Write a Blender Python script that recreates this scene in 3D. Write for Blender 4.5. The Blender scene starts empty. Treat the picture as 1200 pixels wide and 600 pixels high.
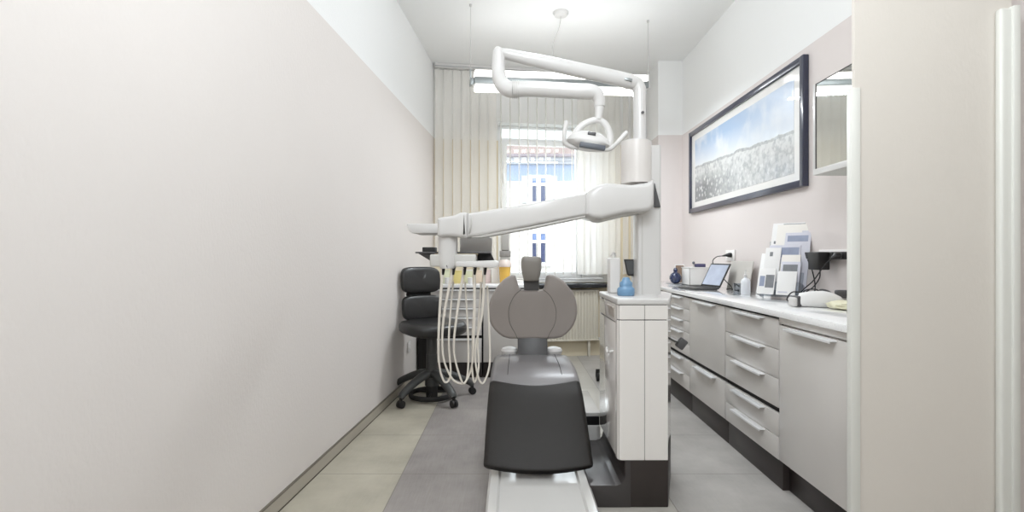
import bpy, bmesh, math, random
from mathutils import Vector, Matrix, Quaternion
random.seed(7)
C = bpy.context.scene.collection
SC = bpy.context.scene
PI = math.pi
F, H = 600.0, 1.1          # focal length in pixels of the 1200x600 frame, camera height

def P(x, y, Y):            # photo pixel + distance -> place in the room
    return Vector(((x-600)*Y/F, Y, H+(300-y)*Y/F))

# ------------------------------------------------------------------ materials
def lin(c):
    c /= 255.0
    return c/12.92 if c <= 0.04045 else ((c+0.055)/1.055)**2.4
def col(r, g, b): return (lin(r), lin(g), lin(b), 1.0)

MATS = {}
def mat(name, rgb, rough=0.5, metal=0.0, var=0.04, scale=6.0, bump=0.0, bscale=60.0, coat=0.0, emit=None, estr=0.0, spec=0.5, sheen=0.0, stretch=None):
    m = bpy.data.materials.new(name); m.use_nodes = True
    nt = m.node_tree; N = nt.nodes; L = nt.links
    b = N['Principled BSDF']
    b.inputs['Roughness'].default_value = rough
    b.inputs['Metallic'].default_value = metal
    b.inputs['Specular IOR Level'].default_value = spec
    b.inputs['Coat Weight'].default_value = coat
    b.inputs['Coat Roughness'].default_value = 0.05
    tc = N.new('ShaderNodeTexCoord')
    mp = N.new('ShaderNodeMapping'); L.new(tc.outputs['Object'], mp.inputs['Vector'])
    if stretch: mp.inputs['Scale'].default_value = stretch
    nz = N.new('ShaderNodeTexNoise'); nz.inputs['Scale'].default_value = scale
    nz.inputs['Detail'].default_value = 4
    L.new(mp.outputs[0], nz.inputs['Vector'])
    mx = N.new('ShaderNodeMix'); mx.data_type = 'RGBA'
    c = col(*rgb)
    mx.inputs['A'].default_value = tuple(max(0, v*(1-var)) for v in c[:3])+(1,)
    mx.inputs['B'].default_value = tuple(min(1, v*(1+var)) for v in c[:3])+(1,)
    L.new(nz.outputs['Fac'], mx.inputs['Factor'])
    L.new(mx.outputs['Result'], b.inputs['Base Color'])
    if bump > 0:
        n2 = N.new('ShaderNodeTexNoise'); n2.inputs['Scale'].default_value = bscale; n2.inputs['Detail'].default_value = 3
        L.new(mp.outputs[0], n2.inputs['Vector'])
        bp = N.new('ShaderNodeBump'); bp.inputs['Strength'].default_value = bump; bp.inputs['Distance'].default_value = 0.004
        L.new(n2.outputs['Fac'], bp.inputs['Height']); L.new(bp.outputs[0], b.inputs['Normal'])
    if emit:
        b.inputs['Emission Color'].default_value = col(*emit); b.inputs['Emission Strength'].default_value = estr
    MATS[name] = m
    return m

M_white   = mat('white_enamel', (208,206,204), 0.28, coat=0.25, var=0.015)
M_unit    = mat('gloss_white_panel', (226,222,218), 0.10, coat=0.8, var=0.01)
M_wplas   = mat('white_plastic', (212,210,208), 0.38, var=0.02)
M_gplas   = mat('light_grey_plastic', (196,194,190), 0.4, var=0.03)
M_seam    = mat('dark_seam', (70,66,64), 0.6)
M_plinth  = mat('black_brown_plinth', (44,37,35), 0.42, var=0.08)
M_plate   = mat('dark_base_plastic', (58,54,54), 0.36, coat=0.12, var=0.05)
M_chairw  = mat('chair_base_white', (206,204,201), 0.2, coat=0.5, var=0.015)
M_leath   = mat('taupe_leatherette', (152,144,139), 0.5, var=0.05, bump=0.08, bscale=220)
M_leath2  = mat('seat_leatherette', (122,119,120), 0.3, var=0.05, bump=0.06, bscale=220)
M_head    = mat('headrest_leatherette', (140,135,129), 0.42, var=0.06)
M_legc    = mat('charcoal_leatherette', (38,35,33), 0.55, spec=0.35, var=0.08, bump=0.1, bscale=200)
M_dsup    = mat('support_grey', (80,79,80), 0.4, var=0.05)
M_blk     = mat('black_plastic', (26,26,27), 0.4, var=0.1)
M_rub     = mat('black_rubber', (34,33,33), 0.6, var=0.1)
M_bleath  = mat('black_leather', (34,33,33), 0.38, var=0.12, bump=0.1, bscale=150, coat=0.15)
M_stoolg  = mat('dark_grey_cast', (66,67,66), 0.42, var=0.08)
M_cab     = mat('grey_laminate', (204,200,196), 0.3, var=0.02, coat=0.15)
M_cabin   = mat('cabinet_shadow_gap', (22,20,19), 0.7)
M_alu     = mat('brushed_aluminium', (236,236,237), 0.32, metal=0.35, var=0.03)
M_frameb  = mat('blue_black_lacquer', (42,46,66), 0.28, coat=0.4, var=0.08)
M_paper   = mat('white_paper', (234,233,232), 0.7, var=0.02)
M_cable   = mat('black_cable', (28,28,29), 0.5, var=0.1)
M_hose    = mat('hose_grey_white', (222,216,206), 0.4, var=0.04)
M_blue    = mat('mid_blue_plastic', (112,150,184), 0.35, var=0.1, scale=20)
M_navy    = mat('navy_glaze', (28,38,74), 0.15, coat=0.6, var=0.25, scale=15)
M_yellow  = mat('amber_plastic', (222,178,84), 0.4, var=0.05)
M_lidw    = mat('pinkish_white_lid', (222,208,200), 0.45, var=0.04)
M_rad     = mat('radiator_enamel', (212,206,192), 0.4, var=0.02)
M_granite = mat('dark_granite', (40,41,44), 0.25, var=0.4, scale=90)
M_wframe  = mat('white_window_frame', (238,239,240), 0.3, var=0.01)
M_steelg  = mat('lamp_grey_metal', (142,146,146), 0.35, metal=0.5, var=0.04)
M_wire    = mat('steel_wire', (190,188,185), 0.4, metal=0.5)
M_lampon  = mat('lit_diffuser', (250,250,248), 0.4, emit=(255,252,246), estr=2.0)
M_sock    = mat('socket_white', (238,235,232), 0.35, var=0.01)
M_teal    = mat('slate_film', (88,92,100), 0.5)

def wall_mat(name, low=(222,216,212), high=(236,236,235), split=2.34, bump=0.35):
    m = mat(name, low, 0.85, var=0.015, scale=3, spec=0.2)
    nt = m.node_tree; N = nt.nodes; L = nt.links; b = N['Principled BSDF']
    geo = N.new('ShaderNodeNewGeometry'); sx = N.new('ShaderNodeSeparateXYZ'); L.new(geo.outputs['Position'], sx.inputs[0])
    gt = N.new('ShaderNodeMath'); gt.operation = 'GREATER_THAN'; gt.inputs[1].default_value = split; L.new(sx.outputs['Z'], gt.inputs[0])
    mx = N.new('ShaderNodeMix'); mx.data_type = 'RGBA'
    src = [l for l in L if l.to_socket == b.inputs['Base Color']][0].from_socket
    L.new(gt.outputs[0], mx.inputs['Factor']); L.new(src, mx.inputs['A']); mx.inputs['B'].default_value = col(*high)
    L.new(mx.outputs['Result'], b.inputs['Base Color'])
    # woven glass-fibre wallpaper
    mp = N.new('ShaderNodeMapping'); L.new(geo.outputs['Position'], mp.inputs['Vector']); mp.inputs['Scale'].default_value = (1,1,0.55)
    n1 = N.new('ShaderNodeTexNoise'); n1.inputs['Scale'].default_value = 95; n1.inputs['Detail'].default_value = 4; L.new(mp.outputs[0], n1.inputs['Vector'])
    bp = N.new('ShaderNodeBump'); bp.inputs['Strength'].default_value = bump; bp.inputs['Distance'].default_value = 0.003
    L.new(n1.outputs['Fac'], bp.inputs['Height']); L.new(bp.outputs[0], b.inputs['Normal'])
    return m
M_wall = wall_mat('woven_wall_paint')
M_wallr = wall_mat('smooth_wall_paint', low=(218,210,207), bump=0.12)
M_wallb = wall_mat('window_wall_paint', low=(219,208,184), bump=0.1)
M_stub = wall_mat('cream_wall_paint', low=(216,210,202), high=(216,210,202), split=9, bump=0.2)
M_hall = mat('taupe_hall_paint', (160,146,132), 0.8, var=0.03)
M_ceil = mat('ceiling_white', (238,238,237), 0.9, var=0.008, spec=0.2)
M_guard = mat('pale_guard_plastic', (222,222,216), 0.35, var=0.02)

def floor_mat():
    m = bpy.data.materials.new('stone_tile_floor'); m.use_nodes = True
    nt = m.node_tree; N = nt.nodes; L = nt.links; b = N['Principled BSDF']
    geo = N.new('ShaderNodeNewGeometry'); sx = N.new('ShaderNodeSeparateXYZ'); L.new(geo.outputs['Position'], sx.inputs[0])
    def math_(op, a, bval=None):
        n = N.new('ShaderNodeMath'); n.operation = op
        for i, v in ((0, a), (1, bval)):
            if v is None: continue
            if isinstance(v, (int, float)): n.inputs[i].default_value = v
            else: L.new(v, n.inputs[i])
        return n.outputs[0]
    TX, TY, X0, Y0 = 0.635, 0.56, -0.555, 2.585
    u = math_('DIVIDE', math_('SUBTRACT', sx.outputs['X'], X0), TX)
    v = math_('DIVIDE', math_('SUBTRACT', sx.outputs['Y'], Y0), TY)
    fu = math_('FRACT', math_('ADD', u, 20)); fv = math_('FRACT', math_('ADD', v, 20))
    cu = math_('FLOOR', u); 
    # joints
    du = math_('MINIMUM', fu, math_('SUBTRACT', 1.0, fu)); dv = math_('MINIMUM', fv, math_('SUBTRACT', 1.0, fv))
    ju = math_('LESS_THAN', du, 0.0035); jv = math_('LESS_THAN', dv, 0.004)
    joint = math_('MAXIMUM', ju, jv)
    n1 = N.new('ShaderNodeTexNoise'); n1.inputs['Scale'].default_value = 2.6; n1.inputs['Detail'].default_value = 7; n1.inputs['Roughness'].default_value = 0.62
    L.new(geo.outputs['Position'], n1.inputs['Vector'])
    mp = N.new('ShaderNodeMapping'); mp.inputs['Scale'].default_value = (60, 4, 1); L.new(geo.outputs['Position'], mp.inputs['Vector'])
    n2 = N.new('ShaderNodeTexNoise'); n2.inputs['Scale'].default_value = 2.0; n2.inputs['Detail'].default_value = 5; L.new(mp.outputs[0], n2.inputs['Vector'])
    def two(c1, c2, f):
        x = N.new('ShaderNodeMix'); x.data_type = 'RGBA'
        for k, c in (('A', c1), ('B', c2)):
            if isinstance(c, tuple): x.inputs[k].default_value = col(*c)
            else: L.new(c, x.inputs[k])
        L.new(f, x.inputs['Factor']); return x.outputs['Result']
    r = N.new('ShaderNodeMapRange'); r.inputs[1].default_value = 0.3; r.inputs[2].default_value = 0.7; L.new(n1.outputs['Fac'], r.inputs[0])
    beige = two((158,152,137), (188,182,166), r.outputs[0])
    grey  = two((132,126,124), (160,154,150), r.outputs[0])
    lgrey = two((152,148,144), (182,178,174), r.outputs[0])
    isg = math_('COMPARE', cu, 0.0); N[isg.node.name].inputs[2].default_value = 0.1
    isr = math_('GREATER_THAN', cu, 1.5)
    is1 = math_('COMPARE', cu, 1.0); N[is1.node.name].inputs[2].default_value = 0.1
    c = two(beige, grey, isg); c = two(c, (176,172,164), is1); c = two(c, lgrey, isr)
    r2 = N.new('ShaderNodeMapRange'); r2.inputs[1].default_value = 0.35; r2.inputs[2].default_value = 0.75; r2.inputs[4].default_value = 0.16; L.new(n2.outputs['Fac'], r2.inputs[0])
    c = two(c, (190,186,180), r2.outputs[0])
    c = two(c, (118,112,104), math_('MULTIPLY', joint, 0.75))
    L.new(c, b.inputs['Base Color'])
    b.inputs['Roughness'].default_value = 0.45
    b.inputs['Specular IOR Level'].default_value = 0.4
    return m
M_floor = floor_mat()

def worktop_mat():
    m = mat('white_speckled_worktop', (240,240,240), 0.08, var=0.03, scale=14, coat=0.7)
    nt = m.node_tree; N = nt.nodes; L = nt.links; b = N['Principled BSDF']
    src = [l for l in L if l.to_socket == b.inputs['Base Color']][0].from_socket
    v = N.new('ShaderNodeTexNoise'); v.inputs['Scale'].default_value = 130; v.inputs['Detail'].default_value = 2
    tc = N.new('ShaderNodeTexCoord'); L.new(tc.outputs['Object'], v.inputs['Vector'])
    r = N.new('ShaderNodeMapRange'); r.inputs[1].default_value = 0.58; r.inputs[2].default_value = 0.72; r.inputs[4].default_value = 0.35; L.new(v.outputs['Fac'], r.inputs[0])
    x = N.new('ShaderNodeMix'); x.data_type = 'RGBA'; L.new(src, x.inputs['A']); x.inputs['B'].default_value = col(176,174,172); L.new(r.outputs[0], x.inputs['Factor'])
    L.new(x.outputs['Result'], b.inputs['Base Color'])
    return m
M_top = worktop_mat()

def slat_mat():
    m = bpy.data.materials.new('sheer_blind_fabric'); m.use_nodes = True
    nt = m.node_tree; N = nt.nodes; L = nt.links; N.clear()
    out = N.new('ShaderNodeOutputMaterial')
    d = N.new('ShaderNodeBsdfDiffuse'); d.inputs['Color'].default_value = col(244,242,238)
    t = N.new('ShaderNodeBsdfTranslucent'); t.inputs['Color'].default_value = col(246,244,240)
    tr = N.new('ShaderNodeBsdfTransparent')
    a = N.new('ShaderNodeMixShader'); a.inputs[0].default_value = 0.4
    b = N.new('ShaderNodeMixShader')
    tc = N.new('ShaderNodeTexCoord'); w = N.new('ShaderNodeTexWave'); w.bands_direction = 'Z'; w.inputs['Scale'].default_value = 60
    L.new(tc.outputs['Object'], w.inputs['Vector'])
    mr = N.new('ShaderNodeMapRange'); mr.inputs[3].default_value = 0.34; mr.inputs[4].default_value = 0.42; L.new(w.outputs['Fac'], mr.inputs[0])
    L.new(mr.outputs[0], b.inputs[0])
    L.new(d.outputs[0], a.inputs[1]); L.new(t.outputs[0], a.inputs[2])
    L.new(a.outputs[0], b.inputs[1]); L.new(tr.outputs[0], b.inputs[2]); L.new(b.outputs[0], out.inputs[0])
    return m
M_slat = slat_mat()

def glass_mat(name, tint=(250,252,252), gl=0.06, rough=0.0):
    m = bpy.data.materials.new(name); m.use_nodes = True
    nt = m.node_tree; N = nt.nodes; L = nt.links; N.clear()
    out = N.new('ShaderNodeOutputMaterial')
    tr = N.new('ShaderNodeBsdfTransparent'); tr.inputs['Color'].default_value = col(*tint)
    g = N.new('ShaderNodeBsdfGlossy'); g.inputs['Roughness'].default_value = rough
    fr = N.new('ShaderNodeLayerWeight'); fr.inputs['Blend'].default_value = 0.25
    mr = N.new('ShaderNodeMapRange'); mr.inputs[3].default_value = gl; mr.inputs[4].default_value = 0.7; L.new(fr.outputs['Fresnel'], mr.inputs[0])
    mx = N.new('ShaderNodeMixShader'); L.new(mr.outputs[0], mx.inputs[0])
    L.new(tr.outputs[0], mx.inputs[1]); L.new(g.outputs[0], mx.inputs[2]); L.new(mx.outputs[0], out.inputs[0])
    return m
M_glass = glass_mat('window_glass')
M_cup = glass_mat('clear_plastic', (236,239,242), 0.03, 0.35)

def mirror_mat():
    m = mat('mirror_silver', (236,238,236), 0.02, metal=1.0, var=0.002)
    return m
M_mirror = mirror_mat()

# ------------------------------------------------------------------ mesh helpers
def BM(): return bmesh.new()

def add(bm, other):
    me = bpy.data.meshes.new('t'); other.to_mesh(me); other.free(); bm.from_mesh(me); bpy.data.meshes.remove(me)

def box(bm, x0, x1, y0, y1, z0, z1, bev=0.0, seg=2, rot=None, pivot=None):
    t = BM(); bmesh.ops.create_cube(t, size=1.0)
    for v in t.verts:
        v.co = Vector((x0+(v.co.x+.5)*(x1-x0), y0+(v.co.y+.5)*(y1-y0), z0+(v.co.z+.5)*(z1-z0)))
    if bev > 0: bmesh.ops.bevel(t, geom=list(t.edges), offset=bev, segments=seg, affect='EDGES', profile=0.5)
    if rot is not None:
        pv = Vector(pivot) if pivot is not None else Vector(((x0+x1)/2, (y0+y1)/2, (z0+z1)/2))
        bmesh.ops.rotate(t, verts=t.verts, cent=pv, matrix=rot)
    add(bm, t)

def prism(bm, pts, axis, a0, a1, bev=0.0, seg=2, flat_only=False):
    """2D outline pts extruded along axis ('x','y','z') from a0 to a1."""
    t = BM()
    def mk(p, a):
        if axis == 'y': return (p[0], a, p[1])
        if axis == 'x': return (a, p[0], p[1])
        return (p[0], p[1], a)
    v0 = [t.verts.new(mk(p, a0)) for p in pts]; v1 = [t.verts.new(mk(p, a1)) for p in pts]
    t.faces.new(v0); t.faces.new(v1[::-1])
    n = len(pts)
    for i in range(n): t.faces.new((v0[i], v1[i], v1[(i+1)%n], v0[(i+1)%n]))
    bmesh.ops.recalc_face_normals(t, faces=t.faces)
    if bev > 0:
        es = [e for e in t.edges if (e.verts[0] in v0) == (e.verts[1] in v0)] if flat_only else list(t.edges)
        bmesh.ops.bevel(t, geom=es, offset=bev, segments=seg, affect='EDGES', profile=0.5)
    add(bm, t)

def ring_surface(bm, rings, cap=True, closed=False):
    vs = [[bm.verts.new(p) for p in r] for r in rings]
    n = len(rings[0]); m = len(rings)
    for i in range(m if closed else m-1):
        a = vs[i]; b = vs[(i+1) % m]
        for j in range(n): bm.faces.new((a[j], a[(j+1)%n], b[(j+1)%n], b[j]))
    if cap and not closed:
        bm.faces.new(vs[0][::-1]); bm.faces.new(vs[-1])

def smooth_pts(pts, k=6, closed=False):
    pts = [Vector(p) for p in pts]; out = []; n = len(pts)
    rng = range(n) if closed else range(n-1)
    for i in rng:
        if closed: p0, p1, p2, p3 = pts[(i-1)%n], pts[i], pts[(i+1)%n], pts[(i+2)%n]
        else: p0, p1, p2, p3 = pts[max(i-1,0)], pts[i], pts[i+1], pts[min(i+2,n-1)]
        for j in range(k):
            t = j/k
            out.append(0.5*((2*p1)+(-p0+p2)*t+(2*p0-5*p1+4*p2-p3)*t*t+(-p0+3*p1-3*p2+p3)*t**3))
    if not closed: out.append(pts[-1])
    return out

def tube(bm, pts, r, seg=12, k=0, closed=False, flat=1.0, up=None):
    """r: number or list of radii (per given point); flat: squash of second axis."""
    rs = r if isinstance(r, (list, tuple)) else [r]*len(pts)
    if k:
        n0 = len(pts)
        idx = []
        for i in range(n0 if closed else n0-1):
            for j in range(k): idx.append(i+j/k)
        if not closed: idx.append(n0-1)
        rr = []
        for t in idx:
            a = int(math.floor(t)); f = t-a
            rr.append(rs[a % n0]*(1-f)+rs[(a+1) % n0 if closed else min(a+1, n0-1)]*f)
        pts = smooth_pts(pts, k, closed); rs = rr
    pts = [Vector(p) for p in pts]; n = len(pts)
    rings = []; prev = None
    for i in range(n):
        if closed: t = pts[(i+1)%n]-pts[i-1]
        else: t = pts[min(i+1,n-1)]-pts[max(i-1,0)]
        t.normalize()
        if prev is None:
            ref = Vector(up) if up else (Vector((0,0,1)) if abs(t.z) < 0.9 else Vector((0,1,0)))
            a = ref-t*ref.dot(t)
        else: a = prev-t*prev.dot(t)
        a.normalize(); prev = a; b = t.cross(a)
        rings.append([pts[i]+a*math.cos(2*PI*j/seg)*rs[i]*flat+b*math.sin(2*PI*j/seg)*rs[i] for j in range(seg)])
    ring_surface(bm, rings, cap=not closed, closed=closed)

def lathe(bm, prof, c=(0,0,0), seg=28, rot=None):
    c = Vector(c)
    rings = []
    for r, z in prof:
        ring = []
        for j in range(seg):
            v = Vector((max(r,1e-4)*math.cos(2*PI*j/seg), max(r,1e-4)*math.sin(2*PI*j/seg), z))
            if rot is not None: v = rot @ v
            ring.append(c+v)
        rings.append(ring)
    ring_surface(bm, rings)

def sect(w, t, n=28, e=0.35):
    """rounded-rectangle section: list of (u, v)."""
    out = []
    for j in range(n):
        a = 2*PI*j/n
        ca, sa = math.cos(a), math.sin(a)
        out.append((math.copysign(abs(ca)**e, ca)*w/2, math.copysign(abs(sa)**e, sa)*t/2))
    return out

def loft(bm, stations, n=28):
    """stations: (origin, udir, vdir, w, t, e)"""
    rings = []
    for o, u, v, w, t, e in stations:
        rings.append([Vector(o)+Vector(u)*a+Vector(v)*b for a, b in sect(w, t, n, e)])
    ring_surface(bm, rings)

# ------------------------------------------------------------------ object helpers
def root_of(p):
    while p.parent: p = p.parent
    return p

def obj(name, bm, m, parent=None, sharp=0.6, label=None, local=False):
    bmesh.ops.recalc_face_normals(bm, faces=bm.faces)
    if parent is not None and not local:
        loc = root_of(parent).location
        for v in bm.verts: v.co -= loc
    for f in bm.faces: f.smooth = True
    for e in bm.edges:
        if len(e.link_faces) != 2 or e.calc_face_angle(0) > sharp: e.smooth = False
    me = bpy.data.meshes.new(name); bm.to_mesh(me); bm.free()
    o = bpy.data.objects.new(name, me); C.objects.link(o)
    if m is not None: me.materials.append(m)
    if parent is not None: o.parent = parent
    if label: o['label'] = label
    return o

def thing(name, label, cat, loc=(0,0,0), rotz=0, group=None):
    o = bpy.data.objects.new(name, None); C.objects.link(o)
    o.location = loc; o.rotation_euler = (0,0,rotz); o.empty_display_size = 0.05
    o['label'] = label; o['category'] = cat
    if group: o['group'] = group
    return o

def tag(o, label, cat, group=None):
    o['label'] = label; o['category'] = cat
    if group: o['group'] = group
    return o

def struct(name, bm, m, sharp=0.6, parent=None):
    o = obj(name, bm, m, parent, sharp)
    if parent is None: o['kind'] = 'structure'
    return o

def set_origin(o, p):
    """mesh built in world coordinates: move the object's origin to p."""
    p = Vector(p); o.data.transform(Matrix.Translation(-p)); o.location = p
    return o

# ------------------------------------------------------------------ room shell
CEIL = 3.1
SY = 1.86
def XL(Y): return -1.146+0.0607*Y              # left wall plane
def YW(X): return 5.40+0.158*(X+0.826)         # window wall plane
XR, YP = 1.747, 5.25                           # right wall, pier front

b = BM(); box(b, -2.6, 4.0, -3.2, 6.2, -0.12, 0.0); struct('floor', b, M_floor)
b = BM(); box(b, -2.6, 4.0, -3.2, 6.4, CEIL, CEIL+0.15); struct('ceiling', b, M_ceil)
b = BM(); prism(b, [(XL(-3), -3), (XL(5.9), 5.9), (XL(5.9)-0.2, 5.9), (XL(-3)-0.2, -3)], 'z', 0, CEIL); struct('wall_left', b, M_wall)
b = BM(); box(b, XR, XR+0.2, SY+0.03, 6.2, 0, CEIL); struct('wall_right', b, M_wallr)
b = BM(); box(b, 1.5, XR, YP, 6.2, 0, CEIL); struct('wall_right_pier', b, M_wallr)
b = BM(); box(b, -2.6, 4.0, -3.2, -3.0, 0, CEIL); struct('wall_rear', b, M_stub)

# window wall with its opening
WX0, WX1, WZ0, WZ1 = -0.150, 1.114, 0.80, 2.54
du = Vector((1, 0.158, 0)).normalized(); dn = Vector((-0.158, 1, 0)).normalized()
A0 = Vector((-0.826, 5.40, 0))
def W(u, v, z): return A0+du*u+dn*v+Vector((0,0,z))
def ux(X): return (X-A0.x)/du.x
def wbox(bm, u0, u1, v0, v1, z0, z1, bev=0.0, seg=2):
    t = BM(); box(t, u0, u1, v0, v1, z0, z1, bev, seg)
    for v in t.verts: v.co = W(v.co.x, v.co.y, v.co.z)
    add(bm, t)
U0, U1 = ux(WX0), ux(WX1)
b = BM()
wbox(b, -0.3, U0, 0, 0.34, 0, CEIL); wbox(b, U1, ux(1.6), 0, 0.34, 0, CEIL)
wbox(b, U0, U1, 0, 0.34, WZ1, CEIL); wbox(b, U0, U1, 0, 0.34, 0, WZ0)
struct('wall_back', b, M_wallb)

# near right wall stub with its corner guards, and the hall wall beyond it
b = BM(); prism(b, [(1.245, SY), (1.815, SY), (2.0, SY+0.22), (1.80, SY+0.22), (1.765, SY+0.016), (1.245, SY+0.016)], 'z', 0, CEIL); struct('wall_front_right', b, M_stub)
b = BM(); prism(b, [(1.228, SY-0.006), (1.262, SY-0.006), (1.262, SY+0.0005), (1.2445, SY+0.0005), (1.2445, SY+0.018), (1.228, SY+0.018)], 'z', 0, 1.71, 0.001); struct('trim_1', b, M_guard)
b = BM(); box(b, 1.750, 1.812, SY-0.028, SY, 0, 1.99, 0.010, 3)
box(b, 1.788, 1.814, SY-0.036, SY, 0, 1.995, 0.003); struct('trim_2', b, M_guard)
b = BM(); box(b, 1.80, 3.4, SY+0.30, SY+0.45, 0, CEIL); struct('wall_hall', b, M_hall)
b = BM(); box(b, 3.4, 3.6, -3.1, SY+0.45, 0, CEIL); struct('wall_hall_side', b, M_hall)

# baseboard of the left wall: tile strip with dark joint lines
b = BM()
def skirting(bm, d0, d1, z0, z1):
    prism(bm, [(XL(-3)+d0, -3), (XL(5.3)+d0, 5.3), (XL(5.3)+d1, 5.3), (XL(-3)+d1, -3)], 'z', z0, z1)
skirting(b, 0, 0.010, 0.005, 0.062)
bb = struct('baseboard_left', b, mat('skirting_tile', (172,165,153), 0.4, var=0.06, scale=9))
b = BM(); skirting(b, 0.0, 0.011, 0.062, 0.068); struct('trim_3', b, mat('skirting_edge', (108,102,92), 0.5))
b = BM(); skirting(b, 0.0, 0.0125, 0.0005, 0.005); struct('trim_4', b, mat('skirting_joint', (74,66,56), 0.6))

# ------------------------------------------------------------------ window
b = BM()
fv0, fv1 = 0.14, 0.21
wbox(b, U0, U0+0.055, fv0, fv1, WZ0, WZ1, 0.006); wbox(b, U1-0.055, U1, fv0, fv1, WZ0, WZ1, 0.006)
wbox(b, U0+0.05, U1-0.05, fv0, fv1, WZ1-0.03, WZ1, 0.006); wbox(b, U0+0.05, U1-0.05, fv0, fv1, WZ1-0.165, WZ1-0.135, 0.006); wbox(b, U0+0.05, U1-0.05, fv0, fv1, WZ0, WZ0+0.045, 0.006)
win = struct('window_1', b, M_wframe)
um = ux(0.80)
for k, (a, c) in enumerate(((U0+0.055, um-0.002), (um+0.002, U1-0.055))):
    b = BM(); z0, z1 = WZ0+0.05, WZ1-0.160
    wbox(b, a, a+0.06, fv0-0.02, fv1-0.02, z0, z1, 0.006); wbox(b, c-0.06, c, fv0-0.02, fv1-0.02, z0, z1, 0.006)
    wbox(b, a+0.055, c-0.055, fv0-0.02, fv1-0.02, z1-0.050, z1, 0.006); wbox(b, a+0.055, c-0.055, fv0-0.02, fv1-0.02, z0, z0+0.07, 0.006)
    s = obj('sash', b, M_wframe, win)
    b = BM(); wbox(b, a+0.058, c-0.058, fv0+0.012, fv0+0.018, z0+0.065, z1-0.045); obj('pane', b, M_glass, s)
    if k == 0:
        b = BM(); wbox(b, a+0.012, a+0.034, fv0-0.03, fv0-0.018, 1.95, 2.02, 0.003); wbox(b, a+0.016, a+0.030, fv0-0.05, fv0-0.03, 1.90, 2.0, 0.005)
        obj('handle', b, M_alu, s)
# roller shutter casing over the sashes
def frost_mat():
    m = bpy.data.materials.new('frosted_glass'); m.use_nodes = True
    nt = m.node_tree; N = nt.nodes; L = nt.links; N.clear()
    out = N.new('ShaderNodeOutputMaterial'); d = N.new('ShaderNodeBsdfDiffuse'); d.inputs['Color'].default_value = col(240,246,246)
    t = N.new('ShaderNodeBsdfTranslucent'); t.inputs['Color'].default_value = col(246,250,250); a = N.new('ShaderNodeMixShader'); a.inputs[0].default_value = 0.75
    L.new(d.outputs[0], a.inputs[1]); L.new(t.outputs[0], a.inputs[2]); L.new(a.outputs[0], out.inputs[0])
    return m
b = BM(); wbox(b, U0+0.05, U1-0.05, fv0+0.02, fv0+0.03, WZ1-0.140, WZ1-0.025); obj('transom_pane', b, frost_mat(), win)
# granite sill above the radiator
b = BM(); wbox(b, ux(0.27), U1+0.02, -0.13, 0.139, 0.755, 0.80, 0.006); struct('trim_6', b, M_granite)

# ------------------------------------------------------------------ house across the street
FY = 26.0
s = FY/F
def zf(y): return H+(300-y)*s
def xf(x): return (x-600)*s
M_fac = mat('cream_render', (160,157,152), 0.9, var=0.02, scale=0.6)
M_band = mat('pale_blue_frieze', (112,122,140), 0.9, var=0.05, scale=0.5)
M_corn = mat('white_cornice', (140,142,148), 0.9, var=0.02)
M_fwin = mat('dark_blue_pane', (34,44,74), 0.1, var=0.25, scale=1.0)
M_transom = mat('pale_blue_pane', (74,92,128), 0.15, var=0.1)
def roof_mat():
    m = mat('brown_roof_tile', (98,84,80), 0.85, var=0.25, scale=3)
    nt = m.node_tree; N = nt.nodes; L = nt.links; bs = N['Principled BSDF']
    w = N.new('ShaderNodeTexWave'); w.inputs['Scale'].default_value = 1.6; w.bands_direction = 'X'
    tc = N.new('ShaderNodeTexCoord'); L.new(tc.outputs['Object'], w.inputs['Vector'])
    bp = N.new('ShaderNodeBump'); bp.inputs['Strength'].default_value = 0.8; L.new(w.outputs['Fac'], bp.inputs['Height']); L.new(bp.outputs[0], bs.inputs['Normal'])
    return m
house = thing('house', 'cream town house with blue frieze and tiled roof seen through window', 'house', (xf(650), FY, -4.0))
b = BM(); box(b, -13, 18, FY, FY+9, -4, zf(212)); obj('wall', b, M_fac, house)
b = BM(); box(b, -13, 18, FY-0.04, FY+9, zf(212), zf(190)); obj('frieze', b, M_band, house)
b = BM(); box(b, -13.2, 18.2, FY-0.45, FY+9, zf(190), zf(186)); box(b, -13.1, 18.1, FY-0.25, FY+9, zf(186)-0.3, zf(186)-0.02); obj('cornice', b, M_corn, house)
b = BM(); prism(b, [(FY-0.6, zf(186)), (FY-0.6, zf(184)), (FY+4.5, zf(184)+3.6), (FY+9.6, zf(184)), (FY+9.6, zf(186))], 'x', -13.3, 18.3); obj('roof', b, roof_mat(), house)
b = BM(); box(b, -13.3, 18.3, FY-0.74, FY-0.6, zf(187), zf(183.5), 0.03); obj('gutter', b, mat('gutter_metal', (96,88,92), 0.5), house)
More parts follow.
